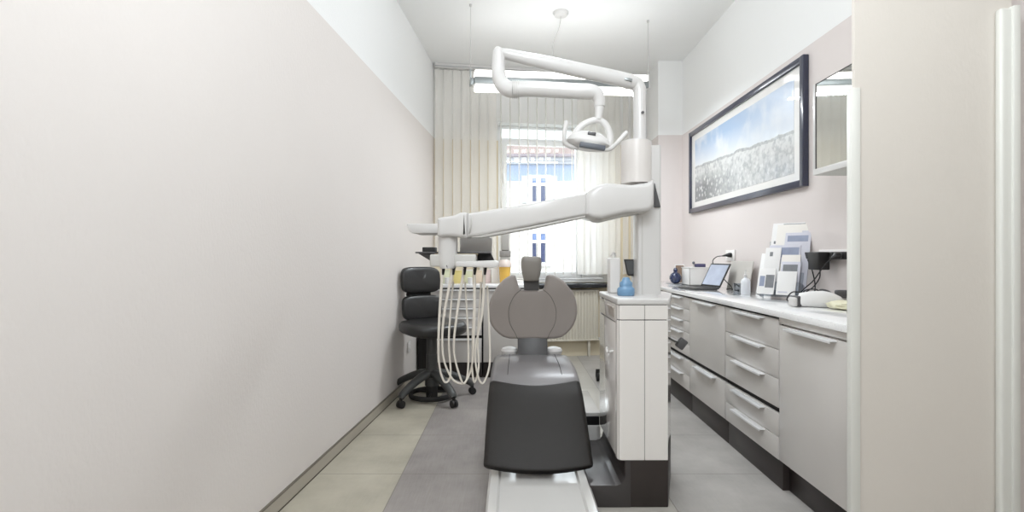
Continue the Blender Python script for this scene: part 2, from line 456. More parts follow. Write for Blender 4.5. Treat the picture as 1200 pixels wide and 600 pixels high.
def fwindow(xc, yt, yb):
    x0, x1 = xf(xc-10.5), xf(xc+10.5); zt, zb = zf(yt), zf(yb)
    b = BM(); w = 0.10
    box(b, x0-0.12, x0+w, FY-0.10, FY+0.05, zb-0.1, zt+0.12); box(b, x1-w, x1+0.12, FY-0.10, FY+0.05, zb-0.1, zt+0.12)
    xm = (x0+x1)/2; zm = zb+(zt-zb)*0.70
    box(b, xm-0.07, xm+0.07, FY-0.09, FY+0.05, zb, zt); box(b, x0, x1, FY-0.08, FY+0.05, zm-0.07, zm+0.07)
    box(b, x0, x1, FY-0.085, FY+0.05, zt-0.04, zt+0.12); box(b, x0-0.2, x1+0.2, FY-0.22, FY+0.05, zb-0.2, zb-0.03)
    f = obj('window', b, mat('white_far_frame', (176,176,177), 0.6) if 'white_far_frame' not in MATS else MATS['white_far_frame'], house)
    b = BM(); box(b, x0, x1, FY-0.03, FY+0.02, zb, zm); obj('pane', b, M_fwin, f)
    b = BM(); box(b, x0, x1, FY-0.03, FY+0.02, zm, zt); obj('transom_pane', b, M_transom, f)
for xc, yt, yb in ((632, 208, 236), (632, 273, 307), (568, 208, 236), (568, 273, 307), (696, 208, 236), (696, 273, 307)):
    fwindow(xc, yt, yb)
for xa in (611, 643.5):
    b = BM(); box(b, xf(xa), xf(xa+9.5), FY-0.09, FY+0.02, zf(238), zf(206)); obj('shutter', b, M_corn, house)
b = BM(); box(b, -20, 26, 6.6, FY, -4.15, -4.0); g = struct('ground_outside', b, mat('street_paving', (190,188,184), 0.9, var=0.08))

# ------------------------------------------------------------------ vertical blind
vb = thing('vertical_blind', 'white sheer vertical blind hanging in front of the window', 'blind', (0.3, 5.4, CEIL))
b = BM(); wbox(b, 0.01, ux(1.49), -0.12, -0.06, CEIL-0.045, CEIL-0.001, 0.004); obj('head_rail', b, M_wplas, vb)
b = BM(); wbox(b, 0.012, ux(1.488), -0.122, -0.118, CEIL-0.036, CEIL-0.030); obj('rail_groove', b, M_steelg, vb)
def slat(u, ang, z0):
    """ang: turn of the slat from the plane of the blind."""
    w = 0.089; n = 7; b = BM(); ca, sa = math.cos(ang), math.sin(ang)
    r0, r1 = [], []
    for side, th in ((r0, -0.0006), (r1, 0.0006)):
        for j in range(n):
            t = (j/(n-1)-0.5)*w; bow = 0.006*(1-(2*t/w)**2)+th
            side.append((t, bow))
    loop = r0+r1[::-1]
    rings = [[W(u+ca*t-sa*q, -0.09+sa*t+ca*q, z) for t, q in loop] for z in (z0, z0+0.9, CEIL-0.06)]
    ring_surface(b, rings)
    box_c = W(u, -0.09, CEIL-0.06)
    box(b, box_c.x-0.006, box_c.x+0.006, box_c.y-0.004, box_c.y+0.004, CEIL-0.062, CEIL-0.034)
    return obj('slat', b, M_slat, vb, sharp=0.9)
u = 0.055; z_end = 0.95
while W(u, 0, 0).x < 1.46:
    X = W(u, 0, 0).x; px = 600+X*F/(W(u, -0.09, 0).y)
    if px < 584: a, st = math.radians(14+random.uniform(-4, 4)), 0.093
    elif px < 674: a, st = math.atan2(1, X/5.5)-math.atan2(0.158,1)+random.choice((-1,1))*random.uniform(0.10,0.16), 0.097
    elif px < 722: a, st = math.radians(16+random.uniform(-6, 6)), 0.070
    else: a, st = math.radians(28+random.uniform(-4,4)), 0.09
    slat(u, a, 0.90 if px > 560 else 1.15); u += st

# ------------------------------------------------------------------ radiator
X0r, X1r = 0.20, 0.935
rd = thing('radiator', 'cream panel radiator under the dark window sill', 'radiator', W((ux(X0r)+ux(X1r))/2, -0.06, 0))
ua, ub_ = ux(X0r), ux(X1r)
prof = []; nrib = int((ub_-ua)/0.0333)
for i in range(nrib):
    c = ua+(i+0.5)*(ub_-ua)/nrib; h = (ub_-ua)/nrib
    prof += [(c-h*0.5, -0.062), (c-h*0.32, -0.062), (c-h*0.2, -0.074), (c+h*0.2, -0.074), (c+h*0.32, -0.062)]
prof += [(ub_, -0.062), (ub_, -0.052), (ua, -0.052)]
b = BM(); t = BM(); prism(t, prof, 'z', 0.19, 0.715)
for v in t.verts: v.co = W(v.co.x, v.co.y, v.co.z)
add(b, t); wbox(b, ua-0.004, ub_+0.004, -0.078, -0.05, 0.175, 0.192, 0.003); wbox(b, ua-0.004, ub_+0.004, -0.078, -0.05, 0.712, 0.728, 0.003)
obj('front_panel', b, M_rad, rd, sharp=0.3)
b = BM(); wbox(b, ua, ub_, -0.03, -0.012, 0.18, 0.72, 0.003); wbox(b, ua, ub_, -0.05, -0.03, 0.70, 0.735, 0.002); obj('rear_panel', b, M_rad, rd)
b = BM(); tube(b, [W(ub_+0.01,-0.05,0.19), W(ub_+0.045,-0.05,0.19)], 0.016, 12); tube(b, [W(ub_+0.045,-0.05,0.165), W(ub_+0.045,-0.05,0.215)], 0.014, 12); obj('valve', b, M_alu, rd)
b = BM(); tube(b, [W(ub_+0.045,-0.05,0.17), W(ub_+0.045,-0.05,0.0)], 0.008, 10); obj('pipe', b, M_rad, rd)
for uu in (ua+0.1, ub_-0.1):
    b = BM(); wbox(b, uu-0.012, uu+0.012, -0.06, -0.02, 0.0, 0.18, 0.003); obj('foot', b, M_rad, rd)

# ------------------------------------------------------------------ pendant window lamp
LA, LB = Vector((-0.335, 4.07, 2.49)), Vector((1.16, 4.35, 2.545))
ld = (LB-LA); ldx = Vector((ld.x, ld.y, 0)).normalized(); ldn = Vector((-ldx.y, ldx.x, 0)); LL = ld.length; slope = ld.z/math.hypot(ld.x, ld.y)
def LP(a, v, z): return LA+ldx*a+ldn*v+Vector((0,0,z+slope*a))
def lbox(bm, a0, a1, v0, v1, z0, z1, bev=0):
    t = BM(); box(t, a0, a1, v0, v1, z0, z1, bev)
    for v in t.verts: v.co = LP(v.co.x, v.co.y, v.co.z)
    add(bm, t)
pl = thing('pendant_lamp', 'long white and grey linear lamp hung on wires before the window', 'lamp', LP(LL/2, 0, 0.6))
b = BM(); lbox(b, 0.03, LL-0.02, -0.05, 0.05, -0.031, 0.024, 0.006); obj('housing', b, M_steelg, pl)
b = BM(); lbox(b, 0.035, LL-0.025, -0.046, 0.046, 0.026, 0.080, 0.012); obj('upper_diffuser', b, M_lampon, pl)
b = BM(); lbox(b, 0.035, LL-0.085, -0.044, 0.044, -0.078, -0.033, 0.012); obj('lower_diffuser', b, M_lampon, pl)
for a in (0.0, LL):
    sgn = 1 if a == 0 else -1
    b = BM(); lbox(b, a, a+sgn*0.035 if sgn > 0 else a, -0.052, 0.052, -0.035, 0.0, 0.003) if False else lbox(b, min(a, a+sgn*0.032), max(a, a+sgn*0.032), -0.03, 0.03, -0.036, 0.018, 0.003)
    lbox(b, min(a, a+sgn*0.012), max(a, a+sgn*0.012), -0.012, 0.012, 0.018, 0.095, 0.002)
    obj('end_bracket', b, M_steelg if a == 0 else M_wplas, pl)
    b = BM(); q = LP(a+sgn*0.006, 0, 0.09); tube(b, [q, (q.x, q.y, CEIL-0.012)], 0.0022, 6); obj('wire', b, M_wire, pl)
    b = BM(); lathe(b, [(0.0,CEIL),(0.011,CEIL),(0.011,CEIL-0.006),(0.006,CEIL-0.02),(0.0,CEIL-0.02)], (q.x, q.y, 0), 12); obj('ceiling_hook', b, M_wire, pl)
rc = Vector((0.40, 4.2, 0))
cr = thing('ceiling_rose', 'small round white ceiling rose with thin cable to the lamp', 'ceiling rose', (rc.x, rc.y, CEIL))
b = BM(); lathe(b, [(0,CEIL),(0.060,CEIL),(0.062,CEIL-0.012),(0.052,CEIL-0.030),(0.02,CEIL-0.036),(0,CEIL-0.036)], rc); obj('cover', b, M_wplas, cr)
b = BM(); tube(b, [(rc.x, rc.y, CEIL-0.035), (rc.x-0.012, rc.y, CEIL-0.12), (rc.x-0.07, rc.y, CEIL-0.3), LP(0.70, 0, 0.075)], 0.003, 8, k=6); obj('cable', b, M_gplas, cr)

# ------------------------------------------------------------------ cabinets (front plane given, gap and plinth heights shared)
GAPT, GAPB, PLT = 0.385, 0.36, 0.14
def cabinet(name, label, rows_up, rows_lo, w, depth, to_world, root_loc, group, up_top=0.803, strip=None, toe=0.02, door_up=False):
    """Local frame: a along the front (0..w), d into the cabinet, z up. to_world(a,d,z)."""
    t = thing(name, label, 'cabinet', root_loc, 0, group)
    def lb(bm, a0, a1, d0, d1, z0, z1, bev=0.0):
        q = BM(); box(q, a0, a1, d0, d1, z0, z1, bev)
        for v in q.verts: v.co = to_world(v.co.x, v.co.y, v.co.z)
        add(bm, q)
    b = BM(); lb(b, 0.002, w-0.002, 0.02, depth, PLT, 0.814); obj('carcass', b, M_cabin if strip is None else M_cab, t)
    b = BM(); lb(b, 0, w, toe+0.0, depth, 0.0, PLT, 0.001); obj('plinth', b, M_plinth, t)
    def front(z0, z1, kind, long=True):
        b = BM(); lb(b, 0.003, w-0.003, 0.0, 0.019, z0+0.0015, z1-0.0015, 0.0015); d = obj(kind, b, M_cab, t)
        c0 = w/2-0.17 if w > 0.4 else w*0.15; c1 = w/2+0.17 if w > 0.4 else w*0.85
        b = BM(); lb(b, c0, c1, -0.028, 0.004, z1-0.010, z1-0.005, 0.001); lb(b, c0, c1, -0.030, -0.0265, z1-0.016, z1-0.005, 0.001)
        obj('handle', b, M_alu, d)
    for z0, z1, kind in rows_up+rows_lo: front(z0, z1, kind)
    if strip:
        b = BM(); lb(b, 0.0, w, 0.0, 0.02, strip[0], strip[1], 0.001); obj('filler_strip', b, M_cab, t)
        b = BM(); lb(b, w-0.016, w, 0.0, 0.03, PLT, strip[1], 0.001); obj('side_panel', b, M_cab, t)
    return t
five = [(GAPT+i*(0.803-GAPT)/5, GAPT+(i+1)*(0.803-GAPT)/5, 'drawer') for i in range(5)]
two = [(PLT+0.002, 0.25, 'drawer'), (0.25, GAPB, 'drawer')]
three = [(GAPT, 0.523, 'drawer'), (0.523, 0.66, 'drawer'), (0.66, 0.803, 'drawer')]
XF = 1.25
def rw(y1): return lambda a, d, z: Vector((XF+d, y1-a, z))
g = 'grey base cabinets under the right worktop'
cabinet('base_cabinet', 'grey base cabinet with five shallow drawers beside the dental unit', five, two, 0.6, 0.48, rw(4.206), (1.49, 3.906, 0), g)
cabinet('base_cabinet', 'grey base cabinet with one tall door over one deep drawer', [(GAPT, 0.803, 'door')], [(PLT+0.002, GAPB, 'drawer')], 0.6, 0.48, rw(3.606), (1.49, 3.306, 0), g)
cabinet('base_cabinet', 'grey base cabinet with five wide drawers, three above two', three, two, 0.6, 0.48, rw(3.0), (1.49, 2.7, 0), g)
cabinet('base_cabinet', 'tall grey door cabinet with filler strip, nearest the doorway', [(PLT+0.004, 0.778, 'door')], [], 0.516, 0.48, rw(2.397), (1.49, 2.13, 0), g, strip=(0.785, 0.814), toe=0.05)
cabinet('base_cabinet', 'far grey base cabinet against the wall pier behind the dental unit', [(GAPT, 0.803, 'door')], two, 1.03, 0.48, rw(5.24), (1.49, 4.7, 0), g)
b = BM(); box(b, 1.235, XR-0.001, SY+0.019, 5.248, 0.815, 0.845, 0.003)
wt = set_origin(obj('worktop', b, M_top), (1.49, 3.6, 0.815)); tag(wt, 'long glossy white worktop along the right wall', 'worktop')

# left-back cabinets under the window wall
LY = 4.60
def lw(x0): return lambda a, d, z: Vector((x0+a, LY+d, z))
g2 = 'base cabinets by the window'
cl = cabinet('base_cabinet', 'base cabinet with five short drawers behind the black stool', five, [(PLT+0.002, GAPB, 'drawer')], 0.49, 0.5, lw(-0.76), (-0.515, LY+0.25, 0), g2, toe=0.04)
b = BM(); box(b, -0.848, -0.762, LY+0.012, LY+0.26, 0.0, 0.814, 0.001); obj('gap_shade_block', b, M_cabin, cl)  # black block stands in for the shaded gap between wall and cabinet
cabinet('base_cabinet', 'plain door cabinet behind the dental chair back', [(PLT+0.004, 0.803, 'door')], [], 0.46, 0.5, lw(-0.26), (-0.03, LY+0.25, 0), g2, toe=0.04)
b = BM(); prism(b, [(XL(LY-0.02)+0.003, LY-0.02), (0.24, LY-0.02), (0.24, YW(0.24)-0.145), (XL(5.25)+0.006, YW(-0.83)-0.145)], 'z', 0.815, 0.845, 0.002)
wl = set_origin(obj('worktop', b, M_top), (-0.3, LY+0.3, 0.815)); tag(wl, 'white worktop below the window behind the dental chair', 'worktop')

# ------------------------------------------------------------------ dental unit
dunit = thing('dental_unit', 'white floor-standing dental unit column on a dark plinth', 'dental unit', (0.62, 2.45, 0))
UX0, UX1, UY0, UY1 = 0.462, 0.682, 2.237, 2.70
plan = [(UX0, UY0), (UX1, UY0), (0.80, 2.58), (0.80, UY1), (UX0, UY1)]
def inset(p, d):
    cx = sum(q[0] for q in p)/len(p); cy = sum(q[1] for q in p)/len(p)
    return [(x+math.copysign(d, cx-x), y+math.copysign(d, cy-y)) for x, y in p]
pbase = [(0.492, UY0+0.002), (UX1+0.001, UY0+0.002), (0.80, 2.58), (0.80, UY1+0.05), (0.492, UY1+0.05)]
# plinth: low step towards the chair and the sweep up to the column
b = BM()
prism(b, pbase, 'z', 0.0, 0.207, 0.004)
obj('plinth', b, M_plinth, dunit)
b = BM(); prism(b, [(0.338, 0.0), (0.338, 0.094), (0.342, 0.097), (0.455, 0.097), (0.478, 0.104), (0.490, 0.122), (0.496, 0.15), (0.498, 0.205), (0.52, 0.205), (0.52, 0.0)], 'y', UY0+0.001, 2.79, 0.003)
obj('step', b, M_plate, dunit)
b = BM(); prism(b, inset(plan, 0.006), 'z', 0.204, 0.886); obj('core', b, M_seam, dunit)
xm = 0.580
def face_panel(nm, x0, x1, z0, z1, left):
    b = BM(); pts = [(x0, UY0), (x1, UY0), (x1, UY0+0.02), (x0, UY0+0.02)]
    if left:
        r = 0.022
        pts = [(x1, UY0)]+[(UX0+r-r*math.sin(a*PI/12), UY0+r-r*math.cos(a*PI/12)) for a in range(7)]+[(UX0, UY0+0.05), (UX0+0.02, UY0+0.05), (x1, UY0+0.03)]
    prism(b, pts, 'z', z0, z1, 0.0015, 1); return obj(nm, b, M_unit, dunit)
for z0, z1 in ((0.207, 0.818), (0.822, 0.884)):
    face_panel('front_panel', UX0, xm-0.001, z0, z1, True); face_panel('front_panel', xm+0.001, UX1, z0, z1, False)
b = BM(); box(b, UX0, UX0+0.012, UY0+0.052, UY1, 0.212, 0.800, 0.003)
sp = obj('side_panel', b, M_unit, dunit)
b = BM(); tube(b, [(UX0-0.012, UY0+0.10, 0.665), (UX0-0.018, UY0+0.14, 0.655), (UX0-0.012, UY0+0.19, 0.665)], 0.006, 8, k=4); tube(b, [(UX0+0.004, UY0+0.10, 0.667), (UX0-0.012, UY0+0.10, 0.665)], 0.005, 8); obj('catch', b, M_wplas, sp)
b = BM(); box(b, UX0, UX0+0.012, UY0+0.052, UY1, 0.806, 0.884, 0.002); dr = obj('drawer', b, M_unit, dunit)
b = BM(); box(b, UX0-0.004, UX0+0.004, UY0+0.075, UY0+0.20, 0.825, 0.868, 0.003); box(b, UX0-0.010, UX0+0.004, UY0+0.07, UY0+0.205, 0.862, 0.872, 0.002); obj('handle', b, mat('handle_recess', (176,168,160), 0.35), dr)
b = BM(); sd = [(UX1, UY0+0.02), (0.80, 2.58), (0.80, UY1), (0.79, UY1), (0.788, 2.585), (UX1-0.012, UY0+0.025)]; prism(b, sd, 'z', 0.207, 0.884); obj('side_panel', b, M_unit, dunit)
b = BM(); prism(b, [(UX0-0.003, UY0-0.003), (UX1+0.004, UY0-0.003), (0.806, 2.58), (0.806, UY1+0.004), (UX0-0.003, UY1+0.004)], 'z', 0.886, 0.914, 0.007, 3); obj('top_slab', b, M_white, dunit)
# mast
PY = 2.52
def px(x): return (x-600)*PY/F
def pz(y): return H+(300-y)*PY/F
def mast_sec(x0, x1, y0, y1, z, r=0.02, n=5):
    out = []
    for cx, cy, a0 in ((x1-r, y0+r, -90), (x1-r, y1-r, 0), (x0+r, y1-r, 90), (x0+r, y0+r, 180)):
        for k in range(n):
            a = math.radians(a0+90*k/(n-1)); out.append(Vector((cx+r*math.cos(a), cy+r*math.sin(a), z)))
    return out
b = BM(); ring_surface(b, [mast_sec(px(744.5), px(771.5), 2.465, 2.58, z, 0.014) for z in (0.912, 1.30, pz(168)-0.02)]); mast = obj('mast', b, M_white, dunit)
b = BM(); box(b, px(748.4), px(750), 2.4635, 2.470, 0.914, 1.29); obj('cable_cover', b, M_gplas, mast)
# rotary head round the mast that carries the instrument arm
b = BM(); lathe(b, [(0.05, pz(216)), (0.074, pz(216)), (0.074, pz(206)), (0.074, pz(172)), (0.072, pz(168)), (0.0, pz(168))], (px(744.5), 2.50, 0), 36); obj('rotary_collar', b, mat('warm_white_plastic', (214,209,205), 0.35, var=0.02), dunit)
b = BM(); prism(b, [(px(762.8), pz(217)), (px(769.5), pz(244)), (px(762.5), pz(244))], 'y', 2.452, 2.47); obj('bracket_slot', b, M_dsup, dunit)
# suction holder on the far side of the column
b = BM(); tube(b, [(0.690, 2.30, 0.74), (0.735, 2.33, 0.715), (0.772, 2.36, 0.700)], 0.0045, 8, k=4); hk = obj('suction_holder', b, M_stoolg, dunit)
b = BM(); box(b, 0.762, 0.80, 2.345, 2.375, 0.672, 0.72, 0.006, rot=Matrix.Rotation(math.radians(38), 3, 'Y')); obj('holder_grip', b, M_dsup, hk)

# ------------------------------------------------------------------ instrument arm with delivery head
arm = thing('instrument_arm', 'white swivel arm with instrument tray and hanging hoses', 'instrument arm', (px(744.5), 2.50, pz(252)))
AY = 2.44
def ap(x, y, Y=AY): return P(x, y, Y)
def profile_sweep(name, ptop, pbot, y0, y1, m, parent, bev=0.02):
    pts = [(ap(x, y).x, ap(x, y).z) for x, y in ptop]+[(ap(x, y).x, ap(x, y).z) for x, y in pbot[::-1]]
    b = BM(); prism(b, pts, 'y', y0, y1, bev, 4, flat_only=True); return obj(name, b, m, parent)
# shoulder block at the mast
profile_sweep('shoulder', [(684,231),(690,224.5),(698,219),(708,216.5),(722,217.5),(737,218.5),(755,216),(762.5,212)],
              [(684,253),(692,256.5),(702,257.5),(715,254),(730,250.5),(748,249.5),(758,247.5),(762.5,241)], 2.37, 2.60, M_white, arm, 0.022)
b = BM(); prism(b, [(ap(x,y).x, ap(x,y).z) for x, y in ((694,254),(714,251),(730,247.5),(757,244),(756,249.5),(735,252.5),(718,256.5),(706,259.5),(698,258.5))], 'y', 2.40, 2.57, 0.006); obj('lower_cover', b, M_gplas, arm)
# beam
pt = [(548,251.5),(560,249.5),(620,240),(686,227)]; pb_ = [(548,279),(560,277.5),(620,266),(686,253)]
profile_sweep('beam', pt, pb_, 2.375, 2.50, M_white, arm, 0.016)
b = BM(); prism(b, [(ap(x,y).x, ap(x,y).z) for x, y in ((556,277),(620,266.3),(684,253.3),(684,255.5),(620,269),(566,278.8),(552,279))], 'y', 2.385, 2.49, 0.003); obj('beam_cover', b, M_gplas, arm)
# elbow block
profile_sweep('elbow', [(515,257.5),(519,256),(535,253.5),(541,250.5),(546,249.8),(550,251)],
              [(515,277),(519,278.5),(530,277.5),(540,278.5),(547,279.5),(549,279)], 2.36, 2.51, M_white, arm, 0.018)
b = BM(); e0 = ap(549.5, 251); e1 = ap(548, 279.5)
tube(b, [ap(552,250.2,2.43), ap(553,258,2.364), ap(551,270,2.361), ap(548,279.5,2.43)], 0.0035, 8, k=4); obj('joint_ring', b, M_gplas, arm)
# neck
nc = ap(525, 295)
b = BM(); ring_surface(b, [mast_sec(nc.x-w, nc.x+w, nc.y-0.055, nc.y+0.055, ap(0, y).z, 0.04, 7) for w, y in ((0.040,276),(0.0445,280),(0.0445,290),(0.0445,305),(0.043,311),(0.034,314.5))]); obj('neck', b, M_white, arm, sharp=0.9)
# delivery head: body, back panel, tray plate, display
b = BM(); box(b, ap(505,0).x, ap(558.5,0).x, 2.40, 2.60, ap(0,312.3).z, ap(0,298).z, 0.008, 3); dh = obj('delivery_head', b, M_gplas, arm)
b = BM(); prism(b, [(ap(x,y).x, ap(x,y).z) for x, y in ((536,277.5),(572,276),(576,279),(575,295),(536,297))], 'y', 2.56, 2.60, 0.006); obj('display_housing', b, M_wplas, dh)
b = BM(); prism(b, [(ap(x,y).x, ap(x,y).z) for x, y in ((559,296.5),(574,295.5),(579,306),(559,306.5))], 'y', 2.50, 2.56, 0.004); obj('display', b, M_rub, dh)
b = BM(); prism(b, [(ap(x,y).x, ap(x,y).z) for x, y in ((536,312),(536,306.5),(581,305),(584.5,307.5),(584.5,312),(578,313.5))], 'y', 2.36, 2.56, 0.005); obj('instrument_rest', b, M_wplas, dh)
b = BM(); box(b, ap(486.5,0).x, ap(575,0).x, 2.44, 2.62, ap(0,297).z, ap(0,295).z, 0.002); obj('tray_plate', b, M_dsup, dh)
b = BM(); prism(b, [(ap(x,y).x, ap(x,y).z) for x, y in ((487,296),(505,296),(505,307))], 'y', 2.47, 2.56, 0.003); obj('tray_bracket', b, M_dsup, dh)
b = BM(); box(b, ap(493.5,0).x, ap(508,0).x, 2.47, 2.56, ap(0,296).z, ap(0,289.5).z, 0.004, 3); obj('control_knob', b, M_rub, dh)
b = BM(); prism(b, [(ap(x,y,2.66).x, ap(x,y,2.66).z) for x, y in ((480.5,263.5),(515,263.5),(530,264),(530,274.5),(488,274.5),(484,272.5))], 'y', 2.56, 2.80, 0.006); obj('upper_tray', b, M_wplas, arm)
b = BM(); tube(b, [ap(520,268,2.7), ap(524,268,2.5)], 0.012, 10); obj('tray_stem', b, M_wplas, arm)
# hoses
hx = [(519,313),(531,313.5),(544,313.5),(556,313.5),(568,313)]
loops = [((519,313),(514.5,380),(514.5,425),(521,447.5),(528,438),(526,395),(531,330)),
         ((531,314),(520,372),(519,415),(528,441),(539,449.5),(547,444),(549,405),(545,330)),
         ((544,314),(535,372),(532,412),(540,444),(545,448),(553,428),(554,390),(557,330)),
         ((556,314),(556,372),(554,420),(553,430),(556,448),(561,430),(560,395),(564,330)),
         ((568,313),(565,368),(557,410),(560,440),(566,449),(573,432),(574,405),(571,335))]
for (hx_, lp) in zip(hx, loops):
    hp = obj('handpiece', (lambda b: (tube(b, [ap(hx_[0]+1, 311.5, 2.42), ap(hx_[0]+0.5, 316, 2.42), ap(hx_[0], 322, 2.42)], [0.008,0.0085,0.006], 10), b)[1])(BM()), M_blk, arm)
    pts = []
    for i, (x, y) in enumerate(lp):
        Y = 2.42+0.10*i/(len(lp)-1)
        pts.append(ap(x, y, Y))
    b = BM(); tube(b, pts, [0.0075, 0.006]+[0.0048]*(len(pts)-2), 10, k=7); obj('hose', b, M_hose, hp)

# ------------------------------------------------------------------ operating lamp
ol = thing('operating_lamp', 'white dental operating lamp on a jointed arm above the unit', 'operating lamp', (px(749.5), 2.50, pz(168)))
b = BM(); tube(b, [P(749.5,170,2.5), P(749.5,112,2.5), P(748.5,103,2.5), P(744,97.5,2.5), P(735,95.5,2.49)], [0.031,0.031,0.032,0.034,0.036], 20, k=5); obj('post', b, M_white, ol)
b = BM(); lathe(b, [(0.0,0.0),(0.035,0.0),(0.045,0.01),(0.066,0.012),(0.066,0.004),(0.0,0.002)], P(745,168.5,2.5), 30); obj('post_collar', b, M_white, ol)
b = BM(); lathe(b, [(0.0,0.0),(0.007,0.0),(0.007,0.006),(0.0,0.006)], P(753,132,2.467), 12, rot=Matrix.Rotation(PI/2,3,'X')); obj('post_screw', b, M_dsup, ol)
b = BM(); tube(b, [P(738,95.5,2.49), P(715,90,2.48), P(650,76,2.45), P(607,66.5,2.42), P(594,63.5,2.41), P(586,63,2.40)], [0.036,0.0355,0.034,0.027,0.025,0.024], 20, k=5); obj('upper_arm', b, M_white, ol)
b = BM(); box(b, P(732,0,2.45).x, P(741,0,2.45).x, 2.447, 2.46, P(0,94.5,2.45).z, P(0,91.5,2.45).z, 0.001, rot=Matrix.Rotation(math.radians(13),3,'Y')); obj('arm_label', b, M_steelg, ol)
b = BM(); tube(b, [P(586,57,2.40), P(584.5,62,2.40), P(584,75,2.40), P(584.5,88,2.39), P(588,98,2.38), P(595,104,2.37), P(603,105,2.36)], [0.020,0.029,0.031,0.032,0.035,0.037,0.038], 22, k=5); obj('elbow', b, M_white, ol)
for q in range(4):
    b = BM(); x = 600.5+q*2.2
    tube(b, [P(x,105,2.362), P(x+1.0,105,2.362)], 0.0415, 24); obj('bellows_ring', b, M_gplas, ol)
b = BM(); tube(b, [P(602,105,2.36), P(625,104.5,2.35), P(675,107,2.34), P(690,107.5,2.34), P(698,110,2.34), P(702,117,2.34), P(702.5,125,2.34)], [0.037,0.036,0.036,0.036,0.033,0.027,0.024], 20, k=5); obj('lower_arm', b, M_white, ol)
b = BM(); tube(b, [P(702.5,120,2.34), P(702,131,2.34), P(701,140,2.34)], [0.024,0.019,0.016], 16); obj('stem', b, M_wplas, ol)
HY = 2.34
b = BM()
tube(b, smooth_pts([P(671,163,HY), P(674,156,HY), P(681,148,HY), P(690,142.8,HY), P(699,140.5,HY), P(706,142.5,HY), P(711.5,149,HY), P(714.5,158,HY), P(714.5,167,HY), P(712.5,173,HY)], 4), 0.015, 12, flat=0.75); obj('yoke', b, M_wplas, ol)
# head shell: rounded dome, tilted
hc = P(688.5, 169, HY)
R = Matrix.Rotation(math.radians(9), 3, 'Y')
b = BM(); rings = []
for kf in range(9):
    a = kf/8*PI/2
    zz = 0.056*math.sin(a); rr = max(0.02, math.cos(a))
    rings.append([hc+R@Vector((0.100*rr*math.copysign(abs(math.cos(2*PI*j/32))**0.75, math.cos(2*PI*j/32)), 0.078*rr*math.copysign(abs(math.sin(2*PI*j/32))**0.75, math.sin(2*PI*j/32)), zz)) for j in range(32)])
rings.insert(0, [hc+R@Vector((0.086*math.cos(2*PI*j/32), 0.070*math.sin(2*PI*j/32), -0.018)) for j in range(32)])
ring_surface(b, rings); hd = obj('lamp_head', b, M_wplas, ol, sharp=0.9)
b = BM(); t = BM(); box(t, -0.042, 0.072, -0.083, -0.055, -0.034, -0.012, 0.003)
for v in t.verts: v.co = hc+R@v.co
add(b, t); obj('lens_bezel', b, M_teal, hd)
b = BM(); t = BM(); box(t, -0.014, 0.022, -0.0735, -0.058, 0.026, 0.040, 0.002)
for v in t.verts: v.co = hc+R@v.co
add(b, t); obj('badge', b, M_dsup, hd)
b = BM(); tube(b, [P(677,174,HY-0.02), P(668,171.5,HY-0.03), P(662,167,HY-0.04), P(661.2,158,HY-0.05), P(662.5,150,HY-0.05), P(664.5,142.5,HY-0.05)], [0.008,0.011,0.011,0.010,0.0105,0.011], 12, k=5); obj('handle', b, M_wplas, hd)
b = BM(); tube(b, [P(704,174.5,HY-0.02), P(711,175.5,HY-0.03), P(717,173.5,HY-0.04), P(724,166.5,HY-0.05), P(730,160,HY-0.05), P(735,155,HY-0.05)], [0.008,0.010,0.010,0.010,0.0105,0.011], 12, k=5); obj('handle', b, M_wplas, hd)

# ------------------------------------------------------------------ dental chair
ch = thing('dental_chair', 'grey and charcoal dental treatment chair on a white base', 'dental chair', (0.12, 2.7, 0))
CX = 0.12
# white foot plate with raised rim
b = BM()
def plate_ring(w, y0, y1, z, r=0.03): return mast_sec(CX-w, CX+w, y0, y1, z, min(r, w*0.5), 6)
ring_surface(b, [plate_ring(0.226,1.30,2.62,0.0), plate_ring(0.226,1.30,2.62,0.085), plate_ring(0.216,1.31,2.61,0.097), plate_ring(0.182,1.34,2.58,0.099), plate_ring(0.172,1.35,2.57,0.092), plate_ring(0.02,1.5,2.45,0.092)])
obj('foot_plate', b, M_chairw, ch, sharp=0.5)
b = BM(); box(b, -0.06, 0.485, 2.80, 3.26, 0.0, 0.175, 0.012, 3); lw_ = obj('base_block', b, M_chairw, ch)
b = BM(); box(b, -0.055, 0.480, 2.805, 3.255, 0.172, 0.222, 0.003); obj('slot_band', b, M_blk, lw_)
b = BM(); box(b, -0.06, 0.485, 2.80, 3.26, 0.220, 0.245, 0.008, 2); obj('base_lid', b, M_chairw, lw_)
b = BM(); prism(b, [(2.70,0.09),(2.95,0.24),(2.95,0.42),(2.80,0.40),(2.66,0.22)], 'x', CX-0.10, CX+0.10, 0.012); box(b, CX-0.09, CX+0.09, 2.88, 3.12, 0.24, 0.44, 0.02); obj('lift_column', b, M_chairw, ch)
